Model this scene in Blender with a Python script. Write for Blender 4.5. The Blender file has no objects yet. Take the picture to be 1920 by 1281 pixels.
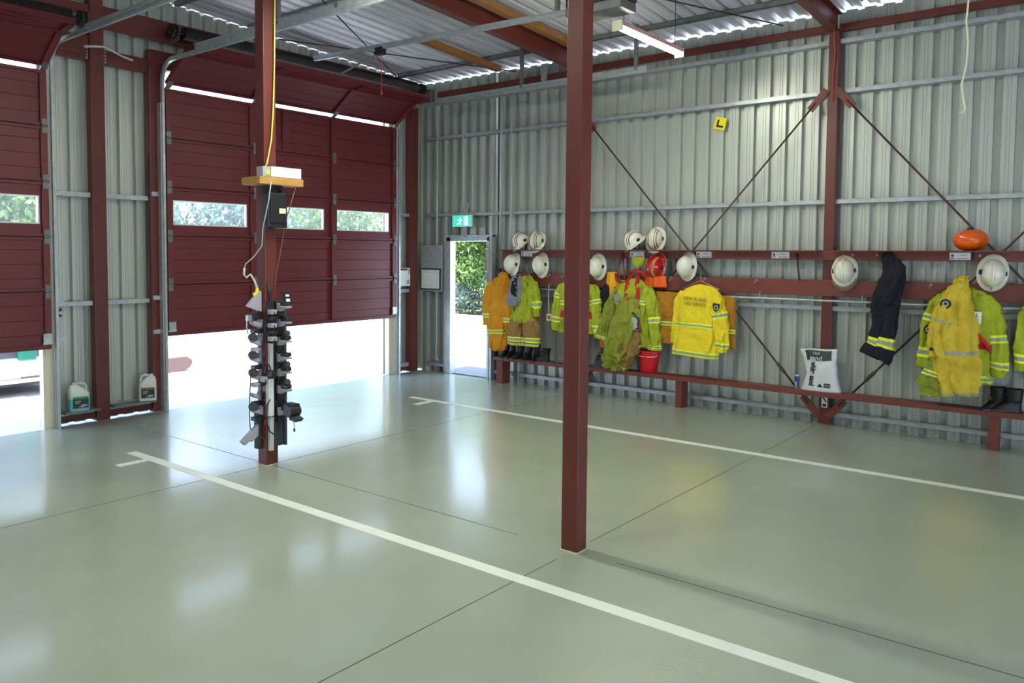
import bpy, bmesh, math, random
from mathutils import Vector, Matrix, noise
C = bpy.context.scene.collection
PI = math.pi
R_ = math.radians
random.seed(7)

# ------------------------------------------------------------------ helpers
WL = {}          # world location of every parent used while building


class MB:
    """collects verts and faces, then links them as ONE mesh object"""
    def __init__(s):
        s.v = []; s.f = []; s.m = []

    def add(s, vs, fs, mi=0):
        o = len(s.v)
        s.v += [tuple(x) for x in vs]
        for f in fs:
            s.f.append([i + o for i in f]); s.m.append(mi)
        return s

    def bx(s, x0, x1, y0, y1, z0, z1, mi=0):
        vs = [(x0, y0, z0), (x1, y0, z0), (x1, y1, z0), (x0, y1, z0), (x0, y0, z1), (x1, y0, z1), (x1, y1, z1), (x0, y1, z1)]
        fs = [(0, 3, 2, 1), (4, 5, 6, 7), (0, 1, 5, 4), (1, 2, 6, 5), (2, 3, 7, 6), (3, 0, 4, 7)]
        return s.add(vs, fs, mi)

    def obox(s, c, size, M=None, mi=0):
        a, b, d = size[0] / 2, size[1] / 2, size[2] / 2
        vs = [Vector(p) for p in ((-a, -b, -d), (a, -b, -d), (a, b, -d), (-a, b, -d), (-a, -b, d), (a, -b, d), (a, b, d), (-a, b, d))]
        if M is not None: vs = [M @ p for p in vs]
        vs = [p + Vector(c) for p in vs]
        fs = [(0, 3, 2, 1), (4, 5, 6, 7), (0, 1, 5, 4), (1, 2, 6, 5), (2, 3, 7, 6), (3, 0, 4, 7)]
        return s.add(vs, fs, mi)

    def bar(s, a, b, w, h, mi=0, up=(0, 0, 1)):
        """rectangular bar from a to b; w across, h along 'up'"""
        a = Vector(a); b = Vector(b); d = (b - a); L = d.length; d.normalize()
        u = Vector(up)
        if abs(d.dot(u)) > .98: u = Vector((1, 0, 0))
        r = d.cross(u).normalized(); u = r.cross(d).normalized()
        M = Matrix((r, d, u)).transposed()
        return s.obox((a + b) / 2, (w, L, h), M, mi)

    def tube(s, pts, r, n=8, closed=False, cap=True, mi=0):
        pts = [Vector(p) for p in pts]; k = len(pts)
        rr = r if isinstance(r, (list, tuple)) else [r] * k
        vs = []; prev = None
        for i, p in enumerate(pts):
            if closed: t = pts[(i + 1) % k] - pts[i - 1]
            else: t = pts[min(i + 1, k - 1)] - pts[max(i - 1, 0)]
            if t.length < 1e-9: t = Vector((0, 0, 1))
            t.normalize()
            if prev is None:
                a = Vector((0, 0, 1)) if abs(t.z) < .9 else Vector((1, 0, 0))
                u = t.cross(a).normalized()
            else:
                u = (prev - t * prev.dot(t))
                u = u.normalized() if u.length > 1e-6 else t.orthogonal().normalized()
            prev = u; w = t.cross(u)
            for j in range(n):
                an = 2 * PI * j / n
                vs.append(p + (u * math.cos(an) + w * math.sin(an)) * rr[i])
        fs = []
        m = k if closed else k - 1
        for i in range(m):
            for j in range(n):
                a = i * n + j; b = i * n + (j + 1) % n
                c = ((i + 1) % k) * n + (j + 1) % n; d = ((i + 1) % k) * n + j
                fs.append((a, b, c, d))
        if cap and not closed:
            fs.append(list(range(n))[::-1]); fs.append([(k - 1) * n + j for j in range(n)])
        return s.add(vs, fs, mi)

    def lathe(s, prof, n=24, M=None, mi=0):
        """prof: (r,z) pairs, around local z"""
        vs = []; fs = []
        for (r, z) in prof:
            for j in range(n):
                a = 2 * PI * j / n
                p = Vector((r * math.cos(a), r * math.sin(a), z))
                vs.append(M @ p if M is not None else p)
        k = len(prof)
        for i in range(k - 1):
            for j in range(n):
                fs.append((i * n + j, i * n + (j + 1) % n, (i + 1) * n + (j + 1) % n, (i + 1) * n + j))
        if prof[0][0] > 1e-4: fs.append(list(range(n))[::-1])
        if prof[-1][0] > 1e-4: fs.append([(k - 1) * n + j for j in range(n)])
        return s.add(vs, fs, mi)

    def prism(s, poly, f0, f1, mi=0):
        """poly 2d pts; f0/f1 map (a,b) to 3d for both ends"""
        n = len(poly)
        vs = [f0(*p) for p in poly] + [f1(*p) for p in poly]
        fs = [tuple(range(n))[::-1], tuple(range(n, 2 * n))]
        for i in range(n):
            j = (i + 1) % n
            fs.append((i, j, n + j, n + i))
        return s.add(vs, fs, mi)

    def grid(s, fn, nu, nv, closed_u=False, mi=0):
        vs = []; fs = []
        cu = nu if closed_u else nu + 1
        for j in range(nv + 1):
            for i in range(cu):
                vs.append(fn(i / nu, j / nv))
        for j in range(nv):
            for i in range(nu):
                a = j * cu + i; b = j * cu + (i + 1) % cu
                fs.append((a, b, b + cu, a + cu))
        return s.add(vs, fs, mi)

    def build(s, name, mat, parent=None, loc=None, bevel=0, smooth=False, solid=0, subsurf=0, fix=True):
        me = bpy.data.meshes.new(name)
        base = Vector(loc) if loc is not None else Vector((0, 0, 0))
        if parent is not None: base = WL[parent.name]
        me.from_pydata([(v[0] - base.x, v[1] - base.y, v[2] - base.z) for v in s.v], [], s.f)
        mats = mat if isinstance(mat, (list, tuple)) else [mat]
        for m in mats: me.materials.append(m)
        me.polygons.foreach_set('material_index', s.m)
        if fix:
            bm = bmesh.new(); bm.from_mesh(me)
            bmesh.ops.remove_doubles(bm, verts=bm.verts, dist=1e-5)
            bmesh.ops.recalc_face_normals(bm, faces=bm.faces)
            bm.to_mesh(me); bm.free()
        if smooth:
            me.shade_smooth()
            if smooth is not True: me.set_sharp_from_angle(angle=R_(smooth))
        me.update()
        o = bpy.data.objects.new(name, me); C.objects.link(o)
        if parent is not None:
            o.parent = parent; WL[o.name] = base
        else:
            o.location = base; WL[o.name] = base
        if solid:
            md = o.modifiers.new('thick', 'SOLIDIFY'); md.thickness = solid; md.offset = 0
        if bevel:
            md = o.modifiers.new('soft', 'BEVEL'); md.width = bevel; md.segments = 2; md.limit_method = 'ANGLE'; md.angle_limit = R_(35)
        if subsurf:
            md = o.modifiers.new('sub', 'SUBSURF'); md.levels = subsurf; md.render_levels = subsurf
        return o


def tag(o, label=None, cat=None, group=None, kind=None):
    if label: o['label'] = label
    if cat: o['category'] = cat
    if group: o['group'] = group
    if kind: o['kind'] = kind
    return o


def thing(name, label, cat, loc=(0, 0, 0), group=None, kind=None):
    o = bpy.data.objects.new(name, None); C.objects.link(o)
    o.empty_display_size = .1
    o.location = loc; WL[o.name] = Vector(loc)
    return tag(o, label, cat, group, kind)


def dup(root, loc, rot=None, label=None, group=None):
    def cp(o, par):
        c = o.copy(); C.objects.link(c); c.parent = par
        for ch in o.children: cp(ch, c)
        return c
    r = cp(root, None)
    r.location = loc
    if rot is not None: r.rotation_euler = rot
    if label: r['label'] = label
    if group: r['group'] = group
    return r


def wallM(x, y, z, roll=0.0, tilt=0.0):
    """frame of something facing the room on the right wall: local x -> -Y, local y -> up, local z -> -X"""
    B = Matrix(((0, 0, -1), (-1, 0, 0), (0, 1, 0))).to_4x4()
    return Matrix.Translation((x, y, z)) @ B @ Matrix.Rotation(roll, 4, 'Z') @ Matrix.Rotation(tilt, 4, 'X')


def text_part(name, s, size, M, mat, parent, align='CENTER', extrude=.0006, weight=0.0, sx=1.0):
    cu = bpy.data.curves.new(name, 'FONT'); cu.body = s; cu.size = size
    cu.align_x = align; cu.align_y = 'CENTER'; cu.extrude = extrude; cu.offset = weight
    t = bpy.data.objects.new(name, cu); C.objects.link(t)
    bpy.context.view_layer.update()
    me = bpy.data.meshes.new_from_object(t.evaluated_get(bpy.context.evaluated_depsgraph_get()))
    bpy.data.objects.remove(t)
    me.transform(Matrix.Diagonal((sx, 1, 1, 1)))
    me.transform(M)
    base = WL[parent.name]
    me.transform(Matrix.Translation(-base))
    me.materials.clear(); me.materials.append(mat)
    o = bpy.data.objects.new(name, me); C.objects.link(o); o.parent = parent; WL[o.name] = base
    return o


# ------------------------------------------------------------------ materials
def srgb(r, g, b):
    def f(c):
        c /= 255.0
        return c / 12.92 if c <= .04045 else ((c + .055) / 1.055) ** 2.4
    return (f(r), f(g), f(b), 1)


def mat(name, col, rough=.5, metal=0.0, noise_amt=0.0, nscale=8.0, bump=0.0, bscale=60.0, bdist=.01, stretch=(1, 1, 1), emit=None, estr=0.0,
        col2=None, coat=0.0, spec=.5, sub=0.0):
    m = bpy.data.materials.new(name); m.use_nodes = True
    nt = m.node_tree; b = nt.nodes['Principled BSDF']
    b.inputs['Base Color'].default_value = col
    b.inputs['Roughness'].default_value = rough
    b.inputs['Metallic'].default_value = metal
    b.inputs['Specular IOR Level'].default_value = spec
    if coat:
        b.inputs['Coat Weight'].default_value = coat; b.inputs['Coat Roughness'].default_value = .15
    if emit:
        b.inputs['Emission Color'].default_value = emit; b.inputs['Emission Strength'].default_value = estr
    if noise_amt or bump:
        tc = nt.nodes.new('ShaderNodeTexCoord'); mp = nt.nodes.new('ShaderNodeMapping')
        mp.inputs['Scale'].default_value = stretch
        nt.links.new(tc.outputs['Object'], mp.inputs['Vector'])
    if noise_amt:
        n = nt.nodes.new('ShaderNodeTexNoise'); n.inputs['Scale'].default_value = nscale; n.inputs['Detail'].default_value = 6
        nt.links.new(mp.outputs['Vector'], n.inputs['Vector'])
        rp = nt.nodes.new('ShaderNodeMapRange')
        rp.inputs['From Min'].default_value = .3; rp.inputs['From Max'].default_value = .7
        nt.links.new(n.outputs['Fac'], rp.inputs['Value'])
        mx = nt.nodes.new('ShaderNodeMix'); mx.data_type = 'RGBA'
        mx.inputs['A'].default_value = col
        c2 = col2 if col2 else tuple(max(0, c * (1 - noise_amt)) for c in col[:3]) + (1,)
        mx.inputs['B'].default_value = c2
        nt.links.new(rp.outputs['Result'], mx.inputs['Factor'])
        nt.links.new(mx.outputs['Result'], b.inputs['Base Color'])
        rr = nt.nodes.new('ShaderNodeMapRange')
        rr.inputs['To Min'].default_value = max(0.02, rough - .08); rr.inputs['To Max'].default_value = min(1, rough + .08)
        nt.links.new(n.outputs['Fac'], rr.inputs['Value']); nt.links.new(rr.outputs['Result'], b.inputs['Roughness'])
    if bump:
        n2 = nt.nodes.new('ShaderNodeTexNoise'); n2.inputs['Scale'].default_value = bscale; n2.inputs['Detail'].default_value = 3
        nt.links.new(mp.outputs['Vector'], n2.inputs['Vector'])
        bp = nt.nodes.new('ShaderNodeBump'); bp.inputs['Strength'].default_value = bump; bp.inputs['Distance'].default_value = bdist
        nt.links.new(n2.outputs['Fac'], bp.inputs['Height']); nt.links.new(bp.outputs['Normal'], b.inputs['Normal'])
    return m


M = {}
M['red_steel'] = mat('red_steel', srgb(104, 44, 35), .42, noise_amt=.25, nscale=3, bump=.05, bscale=25)
M['rail_red'] = mat('rail_red', srgb(116, 54, 42), .5, noise_amt=.2, nscale=5)
M['door_red'] = mat('door_red', srgb(104, 33, 35), .45, noise_amt=.18, nscale=2, bump=.04, bscale=30)
M['zinc'] = mat('zinc', srgb(186, 190, 180), .40, metal=.45, noise_amt=.10, nscale=4, stretch=(5, 5, .2))
M['roof_zinc'] = mat('roof_zinc', srgb(212, 210, 212), .5, metal=.1, noise_amt=.15, nscale=4, stretch=(.3, 5, 1))
M['galv'] = mat('galv', srgb(186, 192, 192), .38, metal=.5, noise_amt=.25, nscale=14)
M['galv_dark'] = mat('galv_dark', srgb(128, 128, 126), .45, metal=.5, noise_amt=.3, nscale=9)
M['steel_hw'] = mat('steel_hw', srgb(190, 190, 190), .3, metal=.9, noise_amt=.2, nscale=30)
M['dark_steel'] = mat('dark_steel', srgb(52, 46, 40), .55, metal=.4, noise_amt=.4, nscale=20)
M['rod'] = mat('rod', srgb(72, 50, 42), .55, metal=.2)
M['white_line'] = mat('white_line', srgb(238, 242, 230), .4, noise_amt=.06, nscale=6)
M['joint'] = mat('joint', srgb(48, 54, 46), .8)
M['white'] = mat('white', srgb(228, 228, 222), .45)
M['white_plastic'] = mat('white_plastic', srgb(226, 228, 226), .35, noise_amt=.05)
M['cream'] = mat('cream', srgb(222, 214, 178), .5)
M['black'] = mat('black', srgb(24, 25, 26), .45)
M['black_plastic'] = mat('black_plastic', srgb(32, 34, 36), .4, noise_amt=.2, nscale=20)
M['dark_board'] = mat('dark_board', srgb(62, 64, 68), .6, noise_amt=.15, nscale=12)
M['grey_plastic'] = mat('grey_plastic', srgb(165, 162, 168), .45)
M['conduit'] = mat('conduit', srgb(188, 190, 188), .4)
M['timber'] = mat('timber', srgb(190, 140, 70), .6, noise_amt=.3, nscale=6, stretch=(1, 8, 8))
M['steel_lamp_tint'] = mat('steel_lamp_tint', srgb(150, 100, 45), .5, noise_amt=.2)
M['yellow'] = mat('yellow', srgb(244, 222, 14), .4)
M['cable_yellow'] = mat('cable_yellow', srgb(226, 206, 80), .5)
M['cord_red'] = mat('cord_red', srgb(190, 70, 50), .6)
M['cord_cream'] = mat('cord_cream', srgb(224, 220, 186), .7)
M['helmet_white'] = mat('helmet_white', srgb(218, 216, 194), .28, noise_amt=.07, nscale=12, coat=.4)
M['helmet_red'] = mat('helmet_red', srgb(176, 22, 26), .2, coat=.6)
M['helmet_orange'] = mat('helmet_orange', srgb(236, 98, 14), .25, coat=.5)
M['stripe_red'] = mat('stripe_red', srgb(110, 34, 30), .5)
M['stripe_cream'] = mat('stripe_cream', srgb(220, 200, 140), .5)
M['lime_sticker'] = mat('lime_sticker', srgb(205, 225, 40), .5)
M['lime'] = mat('lime', srgb(166, 178, 36), .85, noise_amt=.22, nscale=9, bump=.7, bscale=11, bdist=.035)
M['lime_dirty'] = mat('lime_dirty', srgb(146, 154, 44), .88, noise_amt=.35, nscale=6, bump=.7, bscale=11, bdist=.035)
M['yellow_cloth'] = mat('yellow_cloth', srgb(236, 210, 30), .85, noise_amt=.12, nscale=7, bump=.7, bscale=11, bdist=.035)
M['yellow_dirty'] = mat('yellow_dirty', srgb(216, 188, 52), .88, noise_amt=.28, nscale=6, bump=.7, bscale=11, bdist=.035)
M['gold_cloth'] = mat('gold_cloth', srgb(216, 146, 22), .88, noise_amt=.22, nscale=6, bump=.7, bscale=11, bdist=.035)
M['tan_cloth'] = mat('tan_cloth', srgb(152, 118, 62), .9, noise_amt=.25, nscale=8, bump=.7, bscale=11, bdist=.035)
M['brown_gold'] = mat('brown_gold', srgb(178, 122, 26), .9, noise_amt=.25, nscale=8, bump=.7, bscale=11, bdist=.035)
M['navy'] = mat('navy', srgb(18, 20, 34), .9, noise_amt=.25, nscale=8, bump=.7, bscale=11, bdist=.035)
M['grey_cloth'] = mat('grey_cloth', srgb(138, 138, 142), .9, noise_amt=.3, nscale=8, bump=.2, bscale=180)
M['red_cloth'] = mat('red_cloth', srgb(188, 24, 26), .8, noise_amt=.15)
M['orange_cloth'] = mat('orange_cloth', srgb(236, 96, 24), .8, noise_amt=.15)
M['yellow_flap'] = mat('yellow_flap', srgb(240, 170, 10), .8, noise_amt=.12)
M['reflective'] = mat('reflective', srgb(150, 156, 140), .45, noise_amt=.1, nscale=20)
M['fluoro'] = mat('fluoro', srgb(226, 240, 40), .6)
M['text_dark'] = mat('text_dark', srgb(70, 66, 40), .7)
M['badge'] = mat('badge', srgb(30, 30, 40), .7)
M['rubber'] = mat('rubber', srgb(18, 19, 22), .4, noise_amt=.3, nscale=10)
M['leather'] = mat('leather', srgb(14, 13, 13), .5, noise_amt=.4, nscale=14)
M['bucket'] = mat('bucket', srgb(206, 20, 34), .35)
M['bag_plastic'] = mat('bag_plastic', srgb(205, 206, 206), .35, noise_amt=.12, nscale=10)
M['blue'] = mat('blue', srgb(24, 34, 120), .35)
M['silver'] = mat('silver', srgb(196, 198, 200), .3, metal=.8)
M['green_sign'] = mat('green_sign', srgb(20, 150, 120), .4, emit=srgb(70, 215, 190), estr=.7)
M['white_sign'] = mat('white_sign', srgb(230, 240, 240), .4, emit=srgb(200, 240, 240), estr=.6)
M['teal_liquid'] = mat('teal_liquid', srgb(100, 176, 172), .35)
M['jug'] = mat('jug', srgb(206, 210, 206), .4)
M['label_dark'] = mat('label_dark', srgb(28, 44, 46), .5)
M['label_green'] = mat('label_green', srgb(26, 140, 84), .5)
M['slab_brown'] = mat('slab_brown', srgb(92, 70, 62), .8)
M['brown'] = mat('brown', srgb(120, 90, 70), .6)
M['tube_light'] = mat('tube_light', (1, 1, 1, 1), .5, emit=(.98, 1.0, .85, 1), estr=90)
M['tube_light_bright'] = mat('tube_light_bright', (1, 1, 1, 1), .5, emit=(.98, 1.0, .85, 1), estr=190)
M['strip_pink'] = mat('strip_pink', srgb(196, 150, 142), .5)
M['concrete'] = mat('concrete', srgb(206, 206, 208), .85, noise_amt=.1, nscale=2)
M['gravel'] = mat('gravel', srgb(150, 148, 146), .9, noise_amt=.5, nscale=60, bump=.5, bscale=90)
M['soil'] = mat('soil', srgb(112, 108, 70), .95, noise_amt=.4, nscale=5)
M['bark'] = mat('bark', srgb(122, 92, 68), .9, noise_amt=.4, nscale=6, stretch=(3, 3, .6))
M['pale_post'] = mat('pale_post', srgb(216, 206, 176), .6)
M['green_bin'] = mat('green_bin', srgb(6, 96, 76), .5)
M['tyre'] = mat('tyre', srgb(28, 28, 28), .8)
M['tablet_glass'] = mat('tablet_glass', srgb(120, 150, 150), .15)


def leaf_mat(name, a, b):
    m = bpy.data.materials.new(name); m.use_nodes = True; nt = m.node_tree
    p = nt.nodes['Principled BSDF']; p.inputs['Roughness'].default_value = .55
    oi = nt.nodes.new('ShaderNodeNewGeometry'); rp = nt.nodes.new('ShaderNodeValToRGB')
    rp.color_ramp.elements[0].color = a; rp.color_ramp.elements[1].color = b
    nt.links.new(oi.outputs['Random Per Island'], rp.inputs['Fac'])
    nt.links.new(rp.outputs['Color'], p.inputs['Base Color'])
    tr = nt.nodes.new('ShaderNodeBsdfTranslucent'); nt.links.new(rp.outputs['Color'], tr.inputs['Color'])
    mx = nt.nodes.new('ShaderNodeMixShader'); mx.inputs['Fac'].default_value = .35
    nt.links.new(p.outputs[0], mx.inputs[1]); nt.links.new(tr.outputs[0], mx.inputs[2])
    nt.links.new(mx.outputs[0], nt.nodes['Material Output'].inputs['Surface'])
    return m


M['leaf'] = leaf_mat('leaf', srgb(58, 92, 34), srgb(128, 152, 76))
M['leaf_dark'] = leaf_mat('leaf_dark', srgb(36, 62, 30), srgb(88, 114, 62))
M['leaf_grey'] = leaf_mat('leaf_grey', srgb(72, 90, 76), srgb(136, 152, 134))


def glass_mat(name, haze=.06, tint=(.96, .98, .98, 1)):
    m = bpy.data.materials.new(name); m.use_nodes = True; nt = m.node_tree
    for n in list(nt.nodes): nt.nodes.remove(n)
    out = nt.nodes.new('ShaderNodeOutputMaterial'); t = nt.nodes.new('ShaderNodeBsdfTransparent'); t.inputs[0].default_value = tint
    g = nt.nodes.new('ShaderNodeBsdfGlossy'); g.inputs['Roughness'].default_value = .05
    d = nt.nodes.new('ShaderNodeBsdfTranslucent'); d.inputs[0].default_value = (.9, .92, .92, 1)
    a = nt.nodes.new('ShaderNodeMixShader'); a.inputs[0].default_value = haze
    b = nt.nodes.new('ShaderNodeMixShader'); b.inputs[0].default_value = .05
    nt.links.new(t.outputs[0], a.inputs[1]); nt.links.new(d.outputs[0], a.inputs[2])
    nt.links.new(a.outputs[0], b.inputs[1]); nt.links.new(g.outputs[0], b.inputs[2])
    nt.links.new(b.outputs[0], out.inputs['Surface'])
    return m


M['window_glass'] = glass_mat('window_glass', .05)
M['visor'] = glass_mat('visor', .35, (.75, .68, .6, 1))


def floor_mat():
    m = bpy.data.materials.new('epoxy_floor'); m.use_nodes = True; nt = m.node_tree
    p = nt.nodes['Principled BSDF']
    tc = nt.nodes.new('ShaderNodeTexCoord')
    n = nt.nodes.new('ShaderNodeTexNoise'); n.inputs['Scale'].default_value = .9; n.inputs['Detail'].default_value = 5
    nt.links.new(tc.outputs['Object'], n.inputs['Vector'])
    rp = nt.nodes.new('ShaderNodeValToRGB')
    rp.color_ramp.elements[0].color = srgb(160, 170, 153); rp.color_ramp.elements[0].position = .3
    rp.color_ramp.elements[1].color = srgb(173, 181, 164); rp.color_ramp.elements[1].position = .75
    nt.links.new(n.outputs['Fac'], rp.inputs['Fac']); nt.links.new(rp.outputs['Color'], p.inputs['Base Color'])
    p.inputs['Roughness'].default_value = .2; p.inputs['Specular IOR Level'].default_value = .5
    p.inputs['Coat Weight'].default_value = .6; p.inputs['Coat Roughness'].default_value = .13
    b1 = nt.nodes.new('ShaderNodeTexNoise'); b1.inputs['Scale'].default_value = 95; b1.inputs['Detail'].default_value = 2
    nt.links.new(tc.outputs['Object'], b1.inputs['Vector'])
    b2 = nt.nodes.new('ShaderNodeTexNoise'); b2.inputs['Scale'].default_value = 2.2; b2.inputs['Detail'].default_value = 2
    nt.links.new(tc.outputs['Object'], b2.inputs['Vector'])
    bp = nt.nodes.new('ShaderNodeBump'); bp.inputs['Strength'].default_value = .6; bp.inputs['Distance'].default_value = .004
    nt.links.new(b1.outputs['Fac'], bp.inputs['Height'])
    bq = nt.nodes.new('ShaderNodeBump'); bq.inputs['Strength'].default_value = .25; bq.inputs['Distance'].default_value = .02
    nt.links.new(b2.outputs['Fac'], bq.inputs['Height']); nt.links.new(bp.outputs['Normal'], bq.inputs['Normal'])
    nt.links.new(bq.outputs['Normal'], p.inputs['Normal'])
    return m


M['floor'] = floor_mat()

# ------------------------------------------------------------------ setting: dimensions
XL, YF = -10.65, -12.9            # left wall, wall behind the camera
RIB = .1905
ROOF0, SLOPE = 4.735, .055        # roof underside above the right wall, rise per metre
RIDGE = -5.25


def roofz(x):
    return ROOF0 + SLOPE * (.15 - x) if x > RIDGE else ROOF0 + SLOPE * (.15 - RIDGE) - SLOPE * (RIDGE - x)


def corr_profile(a0, a1, phase, depth=.062, hb=.037, ht=.033):
    """polyline (a, d) over [a0,a1]: flat pans with narrow ribs bulging outwards and two small flutes in each pan"""
    pts = []
    k0 = math.floor((a0 - phase) / RIB) - 1; k1 = math.ceil((a1 - phase) / RIB) + 1
    raw = []
    for k in range(k0, k1 + 1):
        c = phase + k * RIB
        raw += [(c - hb, 0), (c - ht, depth), (c + ht, depth), (c + hb, 0),
                (c + .074, 0), (c + .077, .004), (c + .083, .004), (c + .086, 0),
                (c + .104, 0), (c + .107, .004), (c + .113, .004), (c + .116, 0)]
    def at(a):
        for (p, q) in zip(raw, raw[1:]):
            if p[0] <= a <= q[0]:
                t = (a - p[0]) / max(1e-9, q[0] - p[0]); return p[1] + t * (q[1] - p[1])
        return 0
    pts = [(a0, at(a0))] + [r for r in raw if a0 < r[0] < a1] + [(a1, at(a1))]
    return pts


def corr_wall(mb, axis, a0, a1, z0, z1, base, phase):
    """axis 'Y': wall in plane x=base, outside +x; axis 'X': wall in plane y=base, outside +y; z1 number or function"""
    pr = corr_profile(a0, a1, phase)
    vs = []
    for (a, d) in pr:
        top = z1(a) if callable(z1) else z1
        if axis == 'Y': vs += [(base + d, a, z0), (base + d, a, top)]
        else: vs += [(a, base + d, z0), (a, base + d, top)]
    fs = [(2 * i, 2 * i + 2, 2 * i + 3, 2 * i + 1) for i in range(len(pr) - 1)]
    mb.add(vs, fs)


# floor slab
f = MB(); f.bx(XL + .0, 0, YF, 0, -.25, 0)
floor = f.build('floor', M['floor']); tag(floor, kind='structure')
ln = MB()
ZL = .0015
ln.bx(-5.91, -5.81, -12.5, -1.66, 0.0003, ZL); ln.bx(-6.19, -5.91, -2.09, -2.00, 0.0003, ZL)
ln.bx(-1.975, -1.875, -12.5, -1.60, 0.0003, ZL); ln.bx(-2.27, -1.975, -2.07, -1.97, 0.0003, ZL)
ln.bx(-10.1, -10.0, -12.5, -1.66, 0.0003, ZL)
ln.build('line_marking', M['white_line'], floor)
j = MB()
j.bx(-5.262, -5.256, -12.8, -6.62, .0002, .0007); j.bx(-5.262, -5.256, -5.85, -3.10, .0002, .0007); j.bx(-5.262, -5.256, -2.9, -1.0, .0002, .0007)
j.bx(XL, -5.35, -3.032, -3.026, .0002, .0007); j.bx(-5.12, -.15, -3.032, -3.026, .0002, .0007)
j.bx(XL, -5.45, -6.306, -6.30, .0002, .0007); j.bx(-5.05, -.15, -6.306, -6.30, .0002, .0007)
j.build('control_joint', M['joint'], floor)

# right wall cladding (door_3 opening y -1.43..-.60, z<2.17)
w = MB(); PHR = -3.53
corr_wall(w, 'Y', -.60, .15, -.20, 4.712, .15, PHR)
corr_wall(w, 'Y', -1.43, -.60, 2.15, 4.712, .15, PHR)
corr_wall(w, 'Y', YF, -1.39, -.20, 4.712, .15, PHR)
tag(w.build('wall_right', M['zinc'], fix=False), kind='structure')

# door wall cladding
w = MB(); PHB = -5.62
def gab(x): return roofz(x) - .014
corr_wall(w, 'X', -.74, .17, -.004, gab, .15, PHB)
corr_wall(w, 'X', -5.96, -4.55, -.004, gab, .15, PHB)
corr_wall(w, 'X', -4.55, -.74, 4.16, gab, .15, PHB)
corr_wall(w, 'X', -9.85, -5.96, 4.12, gab, .15, PHB)
corr_wall(w, 'X', XL, -9.85, -.01, gab, .15, PHB)
tag(w.build('wall_back', M['zinc'], fix=False), kind='structure')
w = MB(); corr_wall(w, 'Y', -9.75, .15, -.2, 4.6, XL, PHR); corr_wall(w, 'Y', -12.5, -9.75, 2.0, 4.6, XL, PHR); corr_wall(w, 'Y', YF, -12.5, -.2, 4.6, XL, PHR)  # unseen opening added low in this wall to let daylight in
tag(w.build('wall_left', M['zinc'], fix=False), kind='structure')
w = MB()
for xa, xb, za in ((XL, -9.8, -.2), (-9.8, -5.9, 2.2), (-5.9, -4.6, -.2), (-4.6, -.7, 1.0), (-.7, .17, -.2)): corr_wall(w, 'X', xa, xb, za, gab, YF, PHB)  # raised panels leave unseen gaps, added for daylight from behind the camera
tag(w.build('wall_front', M['zinc'], fix=False), kind='structure')

# roof sheets: ribs run across the building
def roof_sheet():
    mb = MB()
    pr = corr_profile(YF - .2, .55, -2.06, .075, .042, .037)
    for (xa, xb) in ((.55, RIDGE), (RIDGE, -11.0)):
        vs = []
        for (y, d) in pr:
            vs += [(xa, y, roofz(xa) + d), (xb, y, roofz(xb) + d)]
        mb.add(vs, [(2 * i, 2 * i + 2, 2 * i + 3, 2 * i + 1) for i in range(len(pr) - 1)])
    return mb
tag(roof_sheet().build('ceiling', M['roof_zinc'], fix=False), kind='structure')

# ------------------------------------------------------------------ steel frame
def hollow_post(name, x0, x1, y0, y1, z0, z1, mt, kind='structure', label=None, cat=None, bevel=.006):
    mb = MB(); mb.bx(x0, x1, y0, y1, z0, z1)
    o = mb.build(name, mt, loc=((x0 + x1) / 2, (y0 + y1) / 2, z0), bevel=bevel)
    return tag(o, label, cat, kind=kind)


hollow_post('wall_column', 0, .12, -6.40, -6.29, 0, 4.46, M['red_steel'], label='red steel wall column between the sand bag and the single white helmet', cat='column')
hollow_post('wall_column', 0, .12, -3.09, -2.98, 0, 4.46, M['red_steel'])
hollow_post('wall_column', 0, .12, -9.70, -9.59, 0, 4.46, M['red_steel'])
hollow_post('wall_column', -5.405, -5.25, 0, .12, 0, 4.9, M['red_steel'], label='red steel column between the two roller door openings', cat='column')
hollow_post('wall_column', -.255, -.10, 0, .12, 0, 4.6, M['red_steel'], label='red steel column in the corner beside the side doorway', cat='column')
hollow_post('door_post', -4.72, -4.53, .0, .1, 0, 4.12, M['red_steel'])
hollow_post('door_post', -.76, -.60, .0, .1, 0, 4.12, M['pale_post'])
hollow_post('door_post', -5.98, -5.84, .0, .1, 0, 4.12, M['pale_post'])
hollow_post('door_post', -9.86, -9.80, .0, .1, 0, 4.12, M['pale_post'])

# free standing posts
p1 = thing('steel_post', 'red-brown steel post hung with the charger rack and cables', 'post', (-5.245, -2.995, 0))
mb = MB(); mb.bx(-5.310, -5.180, -3.058, -2.933, .0, roofz(-5.25) - .2); mb.build('shaft', M['red_steel'], p1, bevel=.006)
mb = MB(); mb.bx(-5.315, -5.175, -3.063, -2.928, 0, .006); mb.build('base_grout', M['cream'], p1)
p2 = thing('steel_post', 'bare red-brown steel post standing in the middle of the floor', 'post', (-5.235, -6.29, 0))
mb = MB(); mb.bx(-5.296, -5.178, -6.352, -6.230, .0, roofz(-5.25) - .2); mb.build('shaft', M['red_steel'], p2, bevel=.006)
mb = MB(); mb.bx(-5.301, -5.173, -6.357, -6.225, 0, .006); mb.build('base_grout', M['cream'], p2)

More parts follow.
